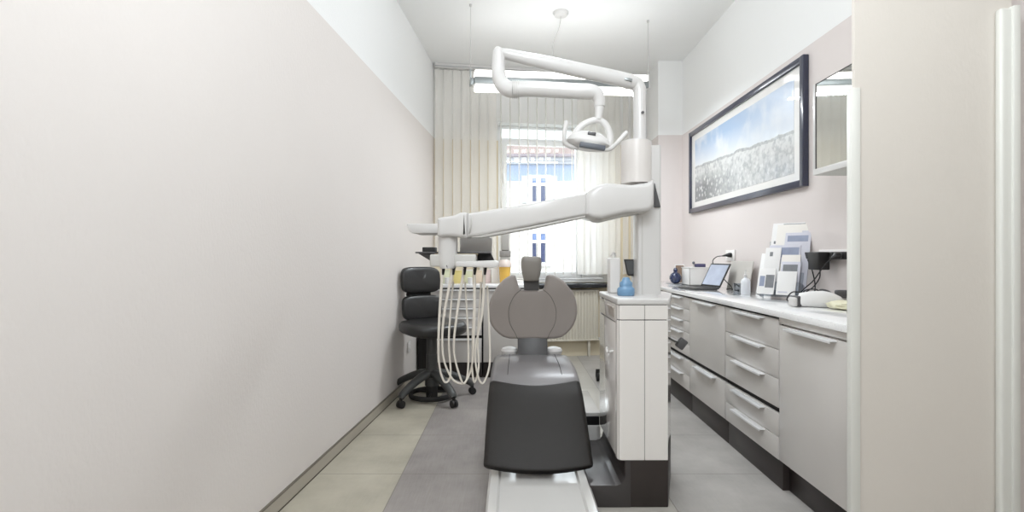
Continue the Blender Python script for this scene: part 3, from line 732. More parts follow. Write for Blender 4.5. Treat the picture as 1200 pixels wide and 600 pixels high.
# cushions: path in the YZ plane
def rrect(w, t, e, nf=14, nc=6):
    r = min(t*0.48, 0.035)*(0.8+e*0.5); out = []
    for sx, sy, a0 in ((1,1,0),(-1,1,90),(-1,-1,180),(1,-1,270)):
        for k in range(nc+1):
            a = math.radians(a0+90*k/nc); out.append((sx*(w/2-r)+r*math.cos(a), sy*(t/2-r)+r*math.sin(a)))
        if sy == sx:   # long flats after corners 0 and 180
            for k in range(1, nf): out.append((sx*(w/2-r)*(1-2*k/nf), sy*t/2))
    return out
def cushion(path, wid, thk, bow0, bow1, name, m, e=0.28, endr=3):
    pts = smooth_pts([Vector((0, y, z)) for y, z in path], 6); n = len(pts)
    b = BM(); rings = []; N = 36
    seq = []
    for i in range(n): seq.append((i, 1.0, 0.0))
    first = [(0, s, -o) for s, o in ((0.82, 0.012), (0.94, 0.009), (0.985, 0.004))]
    last = [(n-1, s, o) for s, o in ((0.985, 0.004), (0.94, 0.009), (0.82, 0.012))]
    for i, s, off in first+seq+last:
        p = pts[i]; t = (pts[min(i+1,n-1)]-pts[max(i-1,0)]).normalized(); nn = Vector((0, -t.z, t.y))
        if nn.z < 0: nn = -nn
        f = i/(n-1); w = wid[0]*(1-f)+wid[1]*f; th = thk[0]*(1-f)+thk[1]*f
        bow = bow0*(1-f)+bow1*f
        ring = []
        for a, c in rrect(w-(1-s)*0.05, th*s if off else th, e):
            q = 2*a/w
            drop = -0.012*q*q*q*q if c > 0 else 0
            ring.append(Vector((CX+a, p.y, p.z))+t*(off-bow*q*q)+nn*(c-th/2+drop))
        rings.append(ring)
    ring_surface(b, rings)
    return obj(name, b, m, ch, sharp=1.0)
cushion([(3.08,0.510),(2.95,0.512),(2.82,0.503),(2.70,0.475),(2.625,0.440)], (0.462,0.478), (0.075,0.085), 0.0, 0.055, 'seat_cushion', M_leath2)
cushion([(2.612,0.434),(2.55,0.395),(2.46,0.320),(2.37,0.230),(2.295,0.150)], (0.476,0.500), (0.085,0.050), 0.055, 0.030, 'leg_cushion', M_legc, e=0.22)
b = BM()
for sx in (-1, 1):
    x0 = CX+sx*0.135
    tube(b, smooth_pts([(x0, 3.08, 0.510),(x0, 2.95, 0.512),(x0+sx*0.004, 2.82, 0.503),(x0+sx*0.008, 2.70, 0.475)], 6), 0.0016, 6)
obj('seat_piping', b, M_legc, ch)
for sx in (-1, 1):
    b = BM(); c = Vector((CX+sx*0.135, 3.12, 0.525))
    lathe(b, [(0.0,-0.03),(0.03,-0.03),(0.046,-0.02),(0.052,0.0),(0.044,0.014),(0.02,0.022),(0,0.023)], c, 24); obj('hinge_cover', b, M_wplas, ch)
b = BM(); prism(b, [(3.02,0.42),(3.16,0.42),(3.20,0.62),(3.17,0.66),(3.09,0.62)], 'x', P(606.8,0,3.08).x, P(641.5,0,3.08).x, 0.008); obj('back_support', b, M_dsup, ch)
# backrest outline, slightly reclined and wrapped
BY = 3.08
ol_px = [(604.5,324.6),(603,322.8),(599.5,322.9),(595,325),(589,329),(583,335.5),(578.5,342.7),(574.6,351),(572.2,360),(571.7,367),(573.3,375),(576,381),(580,386.7),(584.5,391.3),(590,395),(597,397),(606,397.4),(624,397.6),(642,397.4),(651,397),(658,395),(663.5,391.3),(668.2,386.7),(672.3,380.5),(675,374),(676.6,366),(676.5,359),(674.8,350),(671.5,342.3),(666.5,335.5),(661,329.5),(655,325.5),(650,322.8),(645.5,322.2),(642,323.4),(640.7,327),(639.7,333),(638.6,338),(636.5,340.4),(630,341),(618,341),(611.5,340.4),(608.6,338),(606.6,332)]
def backY(x, z): return BY+0.16*(z-0.6)-0.55*(x-CX)**2
b = BM(); t = BM()
c2 = [(P(x,y,BY).x, P(x,y,BY).z) for x, y in ol_px]
prism(t, c2, 'y', 0.0, 0.065, 0.018, 4, flat_only=True)
# cut across so the wrap can bend the wide faces
for xx in [CX+0.04*k for k in range(-7, 8)]:
    geom = list(t.verts)+list(t.edges)+list(t.faces)
    bmesh.ops.bisect_plane(t, geom=geom, plane_co=(xx,0,0), plane_no=(1,0,0))
for v in t.verts: v.co.y += backY(v.co.x, v.co.z)
add(b, t); obj('back_cushion', b, M_leath, ch)
b = BM()
for sx in (-1, 1):
    pp = []
    for x, y in ((13.0,340),(21,347),(26.5,358),(28,368),(26,380),(20,391),(17.5,397)):
        q = P(624+sx*x, y, BY); pp.append((q.x, backY(q.x, q.z)+0.0006, q.z))
    tube(b, smooth_pts(pp, 6), 0.0022, 6)
obj('back_piping', b, mat('dark_piping', (104,99,95), 0.5), ch)
# headrest with its bar
b = BM(); prism(b, [(P(x,y,3.12).x, P(x,y,3.12).z) for x, y in ((613.5,326),(632,326),(631.5,348),(614.5,348))], 'y', 3.14, 3.165, 0.005); obj('headrest_bar', b, M_dsup, ch)
b = BM(); st = []
for y, w, th in ((329.2,14,0.045),(328.4,17,0.055),(326,18.5,0.064),(321,21.5,0.070),(313,24.2,0.072),(307,24.2,0.070),(303.5,23,0.064),(301.3,21,0.05),(300.4,18,0.036)):
    q = P(622.6, y, 3.12); st.append((q, (1,0,0), (0,1,0), w*3.12/F, th, 0.55))
loft(b, st, 32); obj('headrest', b, M_head, ch, sharp=1.0)

# ------------------------------------------------------------------ stool
SX, SYc = -0.622, 3.97
stl = thing('stool', 'black leather dentist stool with backrest on five castors', 'stool', (SX, SYc, 0), 0)
fd = Vector((0.57, -0.82, 0)).normalized(); sd_ = Vector((fd.y, -fd.x, 0)) * -1     # forward, side
def S(f, s_, z): return Vector((SX, SYc, 0))+fd*f+sd_*s_+Vector((0,0,z))
b = BM(); rings = []
def seat_ring(k, z, nseg=40):
    out = []
    for j in range(nseg):
        a = 2*PI*j/nseg; ca, sa = math.cos(a), math.sin(a)
        out.append(S(0.02+0.225*k*math.copysign(abs(ca)**0.7, ca), 0.245*k*math.copysign(abs(sa)**0.7, sa), z-0.018*max(0, ca)*k*k))
    return out
for k, z in ((0.70,0.505),(0.90,0.512),(0.985,0.530),(1.0,0.556),(0.985,0.578),(0.93,0.594),(0.8,0.601),(0.45,0.598),(0.05,0.597)): rings.append(seat_ring(k, z))
ring_surface(b, rings); obj('seat', b, M_bleath, stl, sharp=1.2)
def back_pad(z0, z1, w, ctr_f, name, lean):
    b = BM(); N = 9; M = 40; rings = []
    zc = (z0+z1)/2; hh = (z1-z0)/2
    # front and back shells as superellipse rings shrinking to the faces
    for dep, k in ((-0.030,0.86),(-0.029,0.93),(-0.022,0.985),(-0.008,1.0),(0.008,1.0),(0.022,0.98),(0.031,0.9),(0.035,0.7),(0.036,0.1)):
        ring = []
        for j in range(M):
            a = 2*PI*j/M; ca, sa = math.cos(a), math.sin(a)
            s_ = w/2*k*math.copysign(abs(ca)**0.45, ca); zz = zc+hh*k*math.copysign(abs(sa)**0.5, sa)
            ring.append(S(ctr_f+dep+1.2*s_*s_+lean*(zz-0.75), s_, zz))
        rings.append(ring)
    ring_surface(b, rings); return obj(name, b, M_bleath, stl, sharp=1.2)
back_pad(0.585, 0.785, 0.335, -0.215, 'backrest', -0.12)
back_pad(0.802, 1.012, 0.335, -0.215, 'backrest', -0.12)
b = BM(); tube(b, [S(-0.05,0,0.495), S(-0.20,0,0.485), S(-0.262,0,0.53), S(-0.272,0,0.62), S(-0.28,0,0.90)], [0.02,0.02,0.022,0.024,0.022], 12, k=5, flat=0.5)
box(b, SX-0.1, SX+0.1, SYc-0.1, SYc+0.1, 0.475, 0.507, 0.006); obj('back_bar', b, M_blk, stl)
b = BM(); tube(b, [S(-0.236,-0.10,0.79), S(-0.25,0,0.79), S(-0.236,0.10,0.79)], 0.020, 10, k=4); obj('back_link', b, M_blk, stl)
b = BM(); lathe(b, [(0,0.10),(0.054,0.10),(0.050,0.20),(0.044,0.24),(0.042,0.34),(0.040,0.34),(0.040,0.47),(0.05,0.476),(0,0.476)], (SX,SYc,0), 24); obj('gas_column', b, M_stoolg, stl)
b = BM(); tube(b, [(SX+0.165*math.cos(2*PI*k/40), SYc+0.165*math.sin(2*PI*k/40), 0.032) for k in range(40)], 0.013, 10, closed=True, flat=1.5)
for k in range(3):
    a = 2*PI*k/3+0.5; tube(b, [(SX+0.03*math.cos(a), SYc+0.03*math.sin(a), 0.045), (SX+0.16*math.cos(a), SYc+0.16*math.sin(a), 0.032)], 0.008, 8)
lathe(b, [(0,0.012),(0.045,0.012),(0.045,0.105),(0,0.105)], (SX,SYc,0), 20); obj('foot_ring', b, M_rub, stl)
for k in range(5):
    a = math.radians(-124+72*k); dv = Vector((math.cos(a), math.sin(a), 0)); ctr = Vector((SX,SYc,0)); pv = Vector((-dv.y, dv.x, 0))
    b = BM(); tube(b, [ctr+dv*0.02+Vector((0,0,0.190)), ctr+dv*0.09+Vector((0,0,0.188)), ctr+dv*0.20+Vector((0,0,0.150)), ctr+dv*0.295+Vector((0,0,0.100)), ctr+dv*0.325+Vector((0,0,0.072))], [0.046,0.042,0.036,0.032,0.026], 14, k=4, flat=0.75)
    lg = obj('leg', b, M_stoolg, stl)
    b = BM(); c = ctr+dv*0.325
    for sgn in (-1, 1):
        cc = c+pv*sgn*0.013+Vector((0,0,0.0275))
        tube(b, [cc-pv*0.009, cc-pv*0.0075, cc+pv*0.0075, cc+pv*0.009], [0.020,0.0275,0.0275,0.020], 20)
    tube(b, [c-pv*0.02+Vector((0,0,0.0275)), c+pv*0.02+Vector((0,0,0.0275))], 0.006, 8)
    tube(b, [c+Vector((0,0,0.035)), c+Vector((0,0,0.07))], 0.012, 10); obj('castor', b, M_rub, lg)

# ------------------------------------------------------------------ instrument trolley mostly hidden behind the unit
tr = thing('trolley', 'white trolley on black castors behind the dental unit', 'trolley', (0.92, 4.35, 0))
b = BM(); box(b, 0.775, 1.08, 4.16, 4.52, 0.12, 0.145, 0.006); box(b, 0.775, 1.08, 4.16, 4.52, 0.42, 0.44, 0.006); box(b, 0.775, 1.08, 4.16, 4.52, 0.70, 0.725, 0.006); obj('shelf', b, M_wplas, tr)
for xx in (0.785, 1.065):
    for yy in (4.175, 4.505):
        b = BM(); tube(b, [(xx,yy,0.10),(xx,yy,0.74)], 0.010, 10); lg = obj('leg', b, M_alu, tr)
        b = BM(); cx = xx-0.03
        tube(b, [(cx-0.014,yy,0.038),(cx-0.011,yy,0.038),(cx+0.011,yy,0.038),(cx+0.014,yy,0.038)], [0.028,0.038,0.038,0.028], 20)
        box(b, cx-0.018, cx+0.036, yy-0.012, yy+0.012, 0.07, 0.105, 0.005); box(b, cx-0.019, cx-0.014, yy-0.012, yy+0.012, 0.035, 0.08, 0.002); obj('castor', b, M_rub, lg)

# ------------------------------------------------------------------ things on the unit top
b = BM(); c = P(734.5, 0, 2.40); ZT = 0.914
rings = []
for rx, z in ((0.036,0.0),(0.040,0.004),(0.041,0.03),(0.036,0.038),(0.029,0.043),(0.030,0.05),(0.029,0.062),(0.020,0.070),(0.016,0.082),(0.012,0.086)):
    rings.append([Vector((c.x-0.003+rx*math.cos(2*PI*j/28)*(1+0.05*math.sin(3*2*PI*j/28)), 2.40+0.75*rx*math.sin(2*PI*j/28)*(1+0.05*math.cos(2*2*PI*j/28)), ZT+z)) for j in range(28)])
ring_surface(b, rings); tag(set_origin(obj('soap_pouch', b, M_blue, sharp=1.0), (c.x, 2.40, ZT)), 'soft blue tiered pouch standing on the dental unit top', 'pouch')
sc_ = thing('tablet_display', 'small dark tilted display standing on the dental unit', 'display', (P(740,0,2.56).x, 2.56, ZT))
b = BM(); prism(b, [(P(x,y,2.56).x, P(x,y,2.56).z) for x, y in ((731,303.8),(746,303.8),(748,323.5),(736.5,323.2),(734.5,321))], 'y', 2.555, 2.563, 0.002); obj('bezel', b, M_rub, sc_)
b = BM(); prism(b, [(P(x,y,2.555).x, P(x,y,2.555).z) for x, y in ((732.8,305.6),(745,305.6),(746.5,321.5),(736.3,321.2))], 'y', 2.552, 2.556); obj('screen', b, mat('dim_screen', (82,84,86), 0.2, var=0.05), sc_)
b = BM(); tube(b, [(P(741,0,2.57).x, 2.572, ZT), (P(741,0,2.57).x, 2.568, 1.03)], 0.006, 8); lathe(b, [(0,0),(0.03,0),(0.03,0.008),(0.01,0.012),(0,0.012)], (P(741,0,2.57).x, 2.572, ZT), 20); obj('stand', b, M_gplas, sc_)
cf = thing('cup_filler', 'pale upright cup filler block at left edge of unit top', 'cup filler', (P(717,0,2.6).x, 2.60, ZT))
b = BM(); box(b, P(713,0,2.6).x, P(725,0,2.6).x, 2.56, 2.64, ZT, 1.09, 0.006, 3); obj('body', b, mat('frosted_white', (224,222,220), 0.3, var=0.02), cf)
b = BM(); tube(b, [(P(719,0,2.6).x, 2.575, 1.085), (P(719,0,2.6).x, 2.565, 1.11), (P(716,0,2.6).x, 2.545, 1.115), (P(714,0,2.6).x, 2.535, 1.10)], 0.005, 8, k=4); obj('spout', b, M_wplas, cf)

# ------------------------------------------------------------------ left worktop: small boxes, sharps bin, dispenser
ZW = 0.845
def small_box(name, label, cat, x0, x1, yt, Y, m, grp=None, lid=None, depth=0.06):
    a, c = P(x0,0,Y).x, P(x1,0,Y).x; zt = P(0,yt,Y).z
    t = thing(name, label, cat, ((a+c)/2, Y, ZW), 0, grp)
    b = BM(); box(b, a, c, Y-depth/2, Y+depth/2, ZW, zt-0.012, 0.003); obj('body', b, m, t)
    b = BM(); box(b, a-0.001, c+0.001, Y-depth/2-0.001, Y+depth/2+0.001, zt-0.012, zt, 0.003); obj('lid', b, lid or m, t)
    return t
M_g1 = mat('greenish_carton', (206,208,180), 0.6, var=0.08); M_g2 = mat('ochre_carton', (214,198,130), 0.6, var=0.12)
M_g3 = mat('tan_carton', (214,196,176), 0.6, var=0.06); M_g4 = mat('pink_carton', (214,194,190), 0.6, var=0.06); M_g5 = mat('pale_carton', (224,220,214), 0.6, var=0.05)
small_box('carton', 'greenish carton nearest the stool on the window worktop', 'box', 518.5, 527, 316, 4.85, M_g1)
small_box('carton', 'ochre yellow carton on the window worktop', 'box', 532, 541.5, 317, 4.85, M_g2)
small_box('carton', 'pale green carton behind the small white tub', 'box', 544.5, 553.5, 316, 4.92, M_g1, lid=M_g5)
small_box('carton', 'tan carton between two hoses on the window worktop', 'box', 557, 565, 317, 4.88, M_g3)
small_box('carton', 'pink carton on the window worktop', 'box', 568, 575, 316, 4.88, M_g4)
small_box('carton', 'tall pale grey carton beside the amber bin', 'box', 576, 584, 313, 4.86, M_g5)
def tub(x, y, Y, label):
    t = thing('tub', label, 'tub', (P(x,0,Y).x, Y, ZW)); c = (P(x,0,Y).x, Y, ZW)
    b = BM(); lathe(b, [(0,0),(0.020,0),(0.022,0.005),(0.022,0.04),(0,0.04)], c, 20); obj('body', b, M_wplas, t)
    b = BM(); lathe(b, [(0,0.041),(0.024,0.041),(0.024,0.055),(0.02,0.058),(0,0.058)], c, 20); obj('lid', b, M_white, t)
tub(524, 0, 4.70, 'white tub in front of the greenish carton'); tub(551, 0, 4.70, 'white tub in front of the pale green carton')
c = P(591.5, 0, 4.80)
sb = thing('sharps_bin', 'amber sharps bin with pale lid left of the chair back', 'bin', (c.x, 4.80, ZW))
b = BM(); lathe(b, [(0,0),(0.044,0),(0.047,0.01),(0.054,0.155),(0,0.155)], (c.x, 4.80, ZW), 24); obj('body', b, M_yellow, sb)
b = BM(); lathe(b, [(0,0.154),(0.062,0.154),(0.064,0.165),(0.06,0.19),(0.045,0.215),(0.02,0.222),(0,0.222)], (c.x, 4.80, ZW), 24); obj('lid', b, M_lidw, sb)
c = P(592, 0, 5.02)
dp = thing('towel_dispenser', 'grey upright dispenser behind the amber bin', 'dispenser', (c.x, 5.02, ZW))
b = BM(); box(b, c.x-0.048, c.x+0.048, 4.99, 5.07, ZW, P(0,294,5.02).z, 0.006); box(b, c.x-0.040, c.x+0.040, 5.0, 5.06, P(0,294,5.02).z, P(0,266,5.02).z, 0.012, 3); obj('body', b, mat('mid_grey_plastic', (168,165,160), 0.45), dp)
b = BM(); box(b, c.x-0.054, c.x+0.054, 4.985, 5.075, P(0,301,5.02).z, P(0,294,5.02).z, 0.004); obj('outlet', b, mat('ribbed_grey', (138,134,130), 0.5, var=0.2, scale=60), dp)
# socket low on the left wall
Ys = 4.35
so = thing('wall_socket', 'white wall socket low on left wall behind the stool', 'socket', (XL(Ys)+0.01, Ys, 0.32))
b = BM(); box(b, XL(Ys)+0.002, XL(Ys)+0.012, Ys-0.045, Ys+0.045, 0.285, 0.375, 0.003); obj('plate', b, M_sock, so)
b = BM(); lathe(b, [(0,0),(0.024,0),(0.024,0.004),(0.018,0.004),(0.016,0.001),(0,0.001)], (XL(Ys)+0.012, Ys, 0.33), 20, rot=Matrix.Rotation(PI/2,3,'Y')); obj('insert', b, M_sock, so)

# ------------------------------------------------------------------ framed picture
def art_mat():
    m = bpy.data.materials.new('snow_field_print'); m.use_nodes = True
    nt = m.node_tree; N = nt.nodes; L = nt.links; b = N['Principled BSDF']
    tc = N.new('ShaderNodeTexCoord'); sx = N.new('ShaderNodeSeparateXYZ'); L.new(tc.outputs['Generated'], sx.inputs[0])
    def mth(op, a, c=None, d=None):
        n = N.new('ShaderNodeMath'); n.operation = op
        for i, v in ((0,a),(1,c),(2,d)):
            if v is None: continue
            if isinstance(v,(int,float)): n.inputs[i].default_value = v
            else: L.new(v, n.inputs[i])
        return n.outputs[0]
    def mix(a, c, f):
        x = N.new('ShaderNodeMix'); x.data_type = 'RGBA'
        for k, v in (('A',a),('B',c)):
            if isinstance(v, tuple): x.inputs[k].default_value = col(*v)
            else: L.new(v, x.inputs[k])
        L.new(f, x.inputs['Factor']); return x.outputs['Result']
    def rng(v, a, c, lo=0.0, hi=1.0):
        r = N.new('ShaderNodeMapRange'); r.inputs[1].default_value = a; r.inputs[2].default_value = c; r.inputs[3].default_value = lo; r.inputs[4].default_value = hi; L.new(v, r.inputs[0]); return r.outputs[0]
    u = mth('SUBTRACT', 1.0, sx.outputs['Y']); v = sx.outputs['Z']     # u: 0 far/left .. 1 near/right
    n1 = N.new('ShaderNodeTexNoise'); n1.inputs['Scale'].default_value = 5; n1.inputs['Detail'].default_value = 8; L.new(tc.outputs['Object'], n1.inputs['Vector'])
    n2 = N.new('ShaderNodeTexNoise'); n2.inputs['Scale'].default_value = 26; n2.inputs['Detail'].default_value = 6; L.new(tc.outputs['Object'], n2.inputs['Vector'])
    vo = N.new('ShaderNodeTexVoronoi'); vo.inputs['Scale'].default_value = 22; L.new(tc.outputs['Object'], vo.inputs['Vector'])
    hz = mth('SUBTRACT', mth('ADD', 0.53, mth('MULTIPLY', n1.outputs['Fac'], 0.10)), mth('MULTIPLY', u, 0.12))
    skyf = rng(mth('SUBTRACT', v, hz), 0.0, 0.34)
    sky = mix((218,222,226), (160,184,214), skyf)
    sky = mix(sky, (222,224,226), rng(n1.outputs['Fac'], 0.5, 0.72, 0.0, 0.8))
    sky = mix(sky, (208,216,228), rng(u, 0.45, 1.0, 0.0, 0.6))
    gr = mix((214,215,214), (176,178,180), rng(n2.outputs['Fac'], 0.45, 0.62))
    pat = mth('MULTIPLY', rng(vo.outputs['Distance'], 0.2, 0.42, 0.0, 1.0), rng(u, 0.15, 0.55, 1.0, 0.25))
    pat = mth('MULTIPLY', pat, rng(v, 0.22, 0.46, 1.0, 0.1))
    gr = mix(gr, (112,116,120), pat)
    c = mix(gr, sky, mth('GREATER_THAN', v, hz))
    dh_ = mth('ABSOLUTE', mth('SUBTRACT', v, mth('SUBTRACT', hz, 0.02)))
    trees = mth('MULTIPLY', mth('LESS_THAN', dh_, mth('MULTIPLY', n2.outputs['Fac'], 0.035)), 0.5)
    c = mix(c, (128,132,136), trees)
    L.new(c, b.inputs['Base Color']); b.inputs['Roughness'].default_value = 0.4
    b.inputs['Coat Weight'].default_value = 1.0; b.inputs['Coat Roughness'].default_value = 0.01; b.inputs['Coat IOR'].default_value = 1.6
    return m
FX = 1.712
pf = thing('framed_picture', 'wide blue-black framed picture of snowy hills on right wall', 'picture', (FX, 3.99, 1.9))
fy0, fy1, fz0, fz1 = 3.01, 4.965, 1.512, 2.288
b = BM(); fw = 0.042
box(b, FX, XR-0.002, fy0, fy0+fw, fz0, fz1, 0.003); box(b, FX, XR-0.002, fy1-fw, fy1, fz0, fz1, 0.003)
box(b, FX+0.0006, XR-0.002, fy0+fw-0.004, fy1-fw+0.004, fz1-fw, fz1-0.0005, 0.003); box(b, FX+0.0006, XR-0.002, fy0+fw-0.004, fy1-fw+0.004, fz0+0.0005, fz0+fw, 0.003); obj('frame', b, M_frameb, pf)
b = BM(); box(b, FX+0.018, XR-0.004, fy0+0.03, fy1-0.03, fz0+0.03, fz1-0.03)
mb = mat('picture_mount', (226,224,221), 0.5, var=0.01); mb.node_tree.nodes['Principled BSDF'].inputs['Coat Weight'].default_value = 1.0; mb.node_tree.nodes['Principled BSDF'].inputs['Coat Roughness'].default_value = 0.01
obj('mount', b, mb, pf)
b = BM(); box(b, FX+0.0165, FX+0.0185, fy0+0.13, fy1-0.13, fz0+0.095, fz1-0.10); obj('print', b, art_mat(), pf)

# ------------------------------------------------------------------ mirrored wall cabinet
MX, my0, my1, mz0, mz1 = 1.50, 1.905, 2.552, 1.500, 1.951
mc = thing('mirror_cabinet', 'white mirrored wall cabinet right of the picture', 'mirror cabinet', (1.62, 2.3, 1.72))
b = BM(); box(b, MX+0.016, XR-0.002, my0, my1, mz0, mz1, 0.002); obj('body', b, mat('pale_grey_carcass', (206,208,202), 0.5), mc)
b = BM(); box(b, MX, MX+0.015, my0, my1, mz0+0.001, mz0+0.03, 0.001); box(b, MX, MX+0.015, my1-0.018, my1, mz0+0.03, mz1, 0.001); box(b, MX, MX+0.015, my0, my0+0.018, mz0+0.03, mz1, 0.001); dr = obj('door', b, M_white, mc)
b = BM(); box(b, MX+0.003, MX+0.013, my0+0.018, my1-0.018, mz0+0.03, mz1-0.004); obj('mirror_glass', b, M_mirror, dr)
b = BM(); box(b, MX+0.001, MX+0.014, my1-0.024, my1-0.018, mz0+0.03, mz1-0.004); box(b, MX+0.001, MX+0.014, my0+0.018, my1-0.018, mz1-0.004, mz1); obj('seal', b, M_seam, dr)

# ------------------------------------------------------------------ things on the right worktop
# laptop
lp0 = Vector((1.505, 4.09, ZW)); lp1 = Vector((1.560, 3.85, ZW))
la = (lp1-lp0).normalized(); lf = Vector((-la.y, la.x, 0));
if lf.x > 0: lf = -lf
lwid = (lp1-lp0).length
lt = thing('laptop', 'open dark grey laptop with pale picture on its screen', 'laptop', (lp0+lp1)/2)
def Lp(a, f, z): return lp0+la*a+lf*f+Vector((0,0,z))
def lpbox(bm, a0, a1, f0, f1, z0, z1, bev, fn):
    t = BM(); box(t, a0, a1, f0, f1, z0, z1, bev)
    for v in t.verts: v.co = fn(v.co.x, v.co.y, v.co.z)
    add(bm, t)
b = BM(); lpbox(b, 0, lwid, 0, 0.20, 0.004, 0.018, 0.003, Lp); lpbox(b, 0.01, lwid-0.01, 0.01, 0.19, 0.0, 0.005, 0.001, Lp); obj('base', b, mat('laptop_grey', (86,86,86), 0.4, metal=0.3), lt)
b = BM(); lpbox(b, 0.015, lwid-0.015, 0.02, 0.11, 0.0178, 0.0192, 0, Lp); obj('keyboard', b, M_rub, lt)
th = math.radians(28)
def Ls(a, f, z): return Lp(a, -math.sin(th)*z+math.cos(th)*f, 0.016+math.cos(th)*z+math.sin(th)*f)
b = BM(); lpbox(b, 0, lwid, -0.008, 0.0, 0.0, 0.205, 0.003, Ls); scb = obj('screen_lid', b, M_rub, lt)
def screen_mat():
    m = mat('laptop_screen', (150,157,174), 0.25, var=0.3, scale=9)
    n = m.node_tree; bs = n.nodes['Principled BSDF']; src = [l for l in n.links if l.to_socket == bs.inputs['Base Color']][0].from_socket
    n.links.new(src, bs.inputs['Emission Color']); bs.inputs['Emission Strength'].default_value = 0.10
    return m
b = BM(); lpbox(b, 0.012, lwid-0.012, -0.001, 0.001, 0.018, 0.192, 0, Ls); obj('screen', b, screen_mat(), scb)
# white box with things on top
wb = thing('storage_box', 'white open storage box behind the laptop', 'box', (1.61, 4.52, ZW))
b = BM()
x0, x1, y0, y1 = 1.525, 1.70, 4.40, 4.60
box(b, x0, x1, y0, y1, ZW, ZW+0.01, 0.002)
for q in ((x0, x1, y0, y0+0.006), (x0, x1, y1-0.006, y1), (x0, x0+0.006, y0, y1), (x1-0.006, x1, y0, y1)): box(b, q[0], q[1], q[2], q[3], ZW, 1.0, 0.002)
obj('shell', b, M_wplas, wb)
b = BM(); box(b, x0-0.004, x1+0.004, y0-0.004, y1+0.004, 0.993, 1.003, 0.003); obj('lid', b, M_wplas, wb)
b = BM(); box(b, 1.60, 1.68, 4.44, 4.50, 1.003, 1.032, 0.004); tag(set_origin(obj('small_carton', b, mat('violet_carton', (74,70,104), 0.5, var=0.15, scale=40)), (1.64, 4.47, 1.003)), 'small violet carton on the white storage box', 'box')
fg = thing('knob_stand', 'small round dark knob on a stem on storage box', 'ornament', (1.585, 4.47, 1.003))
b = BM(); tube(b, [(1.585,4.47,1.003),(1.585,4.47,1.03)], 0.004, 8); lathe(b, [(0,0),(0.012,0),(0.012,0.003),(0,0.004)], (1.585,4.47,1.003), 16); obj('stem', b, M_gplas, fg)
b = BM(); lathe(b, [(0,-0.013),(0.007,-0.011),(0.013,0),(0.007,0.011),(0,0.013)], (1.585,4.47,1.04), 16); obj('knob', b, M_teal, fg)
b = BM(); c = Vector((1.475, 4.62, ZW+0.008))
lathe(b, [(0,0),(0.022,0),(0.040,0.014),(0.053,0.042),(0.052,0.062),(0.040,0.086),(0.022,0.098),(0.016,0.104),(0.020,0.116),(0.017,0.132),(0.008,0.140),(0,0.141)], c, 30); tag(set_origin(obj('perfume_flask', b, M_navy, sharp=1.0), c), 'round navy blue flask at far end of right worktop', 'flask')
b = BM(); lathe(b, [(0,0),(0.05,0),(0.085,0.006),(0.085,0.009),(0.05,0.006),(0,0.006)], (1.475,4.62,ZW), 30); tag(set_origin(obj('glass_saucer', b, M_cup), (1.475,4.62,ZW)), 'clear saucer under the navy flask', 'saucer')
ph = thing('photo_card', 'small brown photo card behind the navy flask', 'card', (1.54, 4.72, ZW))
b = BM(); box(b, 1.50, 1.585, 4.715, 4.721, ZW, 1.022, 0.001); obj('backing', b, M_paper, ph)
b = BM(); box(b, 1.506, 1.579, 4.7135, 4.716, ZW+0.012, 1.014); obj('picture', b, mat('brown_photo', (150,128,112), 0.4, var=0.35, scale=30), ph)
# socket over the laptop with plug
sk = thing('wall_socket', 'white double wall socket with black plug above the laptop', 'socket', (XR-0.005, 4.08, 1.107))
b = BM(); box(b, XR-0.012, XR-0.001, 4.00, 4.16, 1.062, 1.148, 0.003); obj('plate', b, M_sock, sk)
for yy in (4.12, 4.04):
    b = BM(); lathe(b, [(0,0),(0.022,0),(0.024,-0.006),(0.020,-0.006),(0.018,-0.001),(0,-0.001)], (XR-0.012, yy, 1.105), 20, rot=Matrix.Rotation(PI/2,3,'Y')); obj('outlet', b, M_sock, sk)
pg = thing('power_plug', 'black power plug with lead in the socket above the laptop', 'plug', (XR-0.03, 4.04, 1.105))
b = BM(); tube(b, [(XR-0.013,4.04,1.107),(XR-0.035,4.04,1.107),(XR-0.055,4.05,1.106),(XR-0.075,4.07,1.100)], [0.019,0.018,0.010,0.005], 14); obj('body', b, M_blk, pg)
b = BM(); tube(b, [(XR-0.07,4.065,1.101),(XR-0.11,4.11,1.09),(XR-0.13,4.12,1.04),(XR-0.10,4.0,0.93),(XR-0.09,3.86,0.862),(1.60,3.82,0.852)], 0.0035, 8, k=6); obj('lead', b, M_cable, pg)
b = BM(); pts = [(1.615,3.76,0.852),(1.65,3.80,0.868),(1.62,3.73,0.90),(1.655,3.69,0.862),(1.60,3.68,0.856),(1.64,3.74,0.89),(1.655,3.65,0.856),(1.61,3.65,0.851)]
tube(b, pts, 0.0045, 8, k=8); tag(set_origin(obj('cable', b, M_cable), (1.65, 3.75, ZW)), 'black coiled cable bunched behind the laptop', 'cable')
b = BM(); box(b, 1.668, 1.676, 3.62, 3.98, ZW, 1.065, 0.002, rot=Matrix.Rotation(math.radians(10),3,'Y'), pivot=(1.672,3.8,ZW)); tag(set_origin(obj('folder', b, mat('grey_card', (186,182,176), 0.7)), (1.672, 3.8, ZW)), 'pale grey folder leaning on the wall behind the laptop', 'folder')
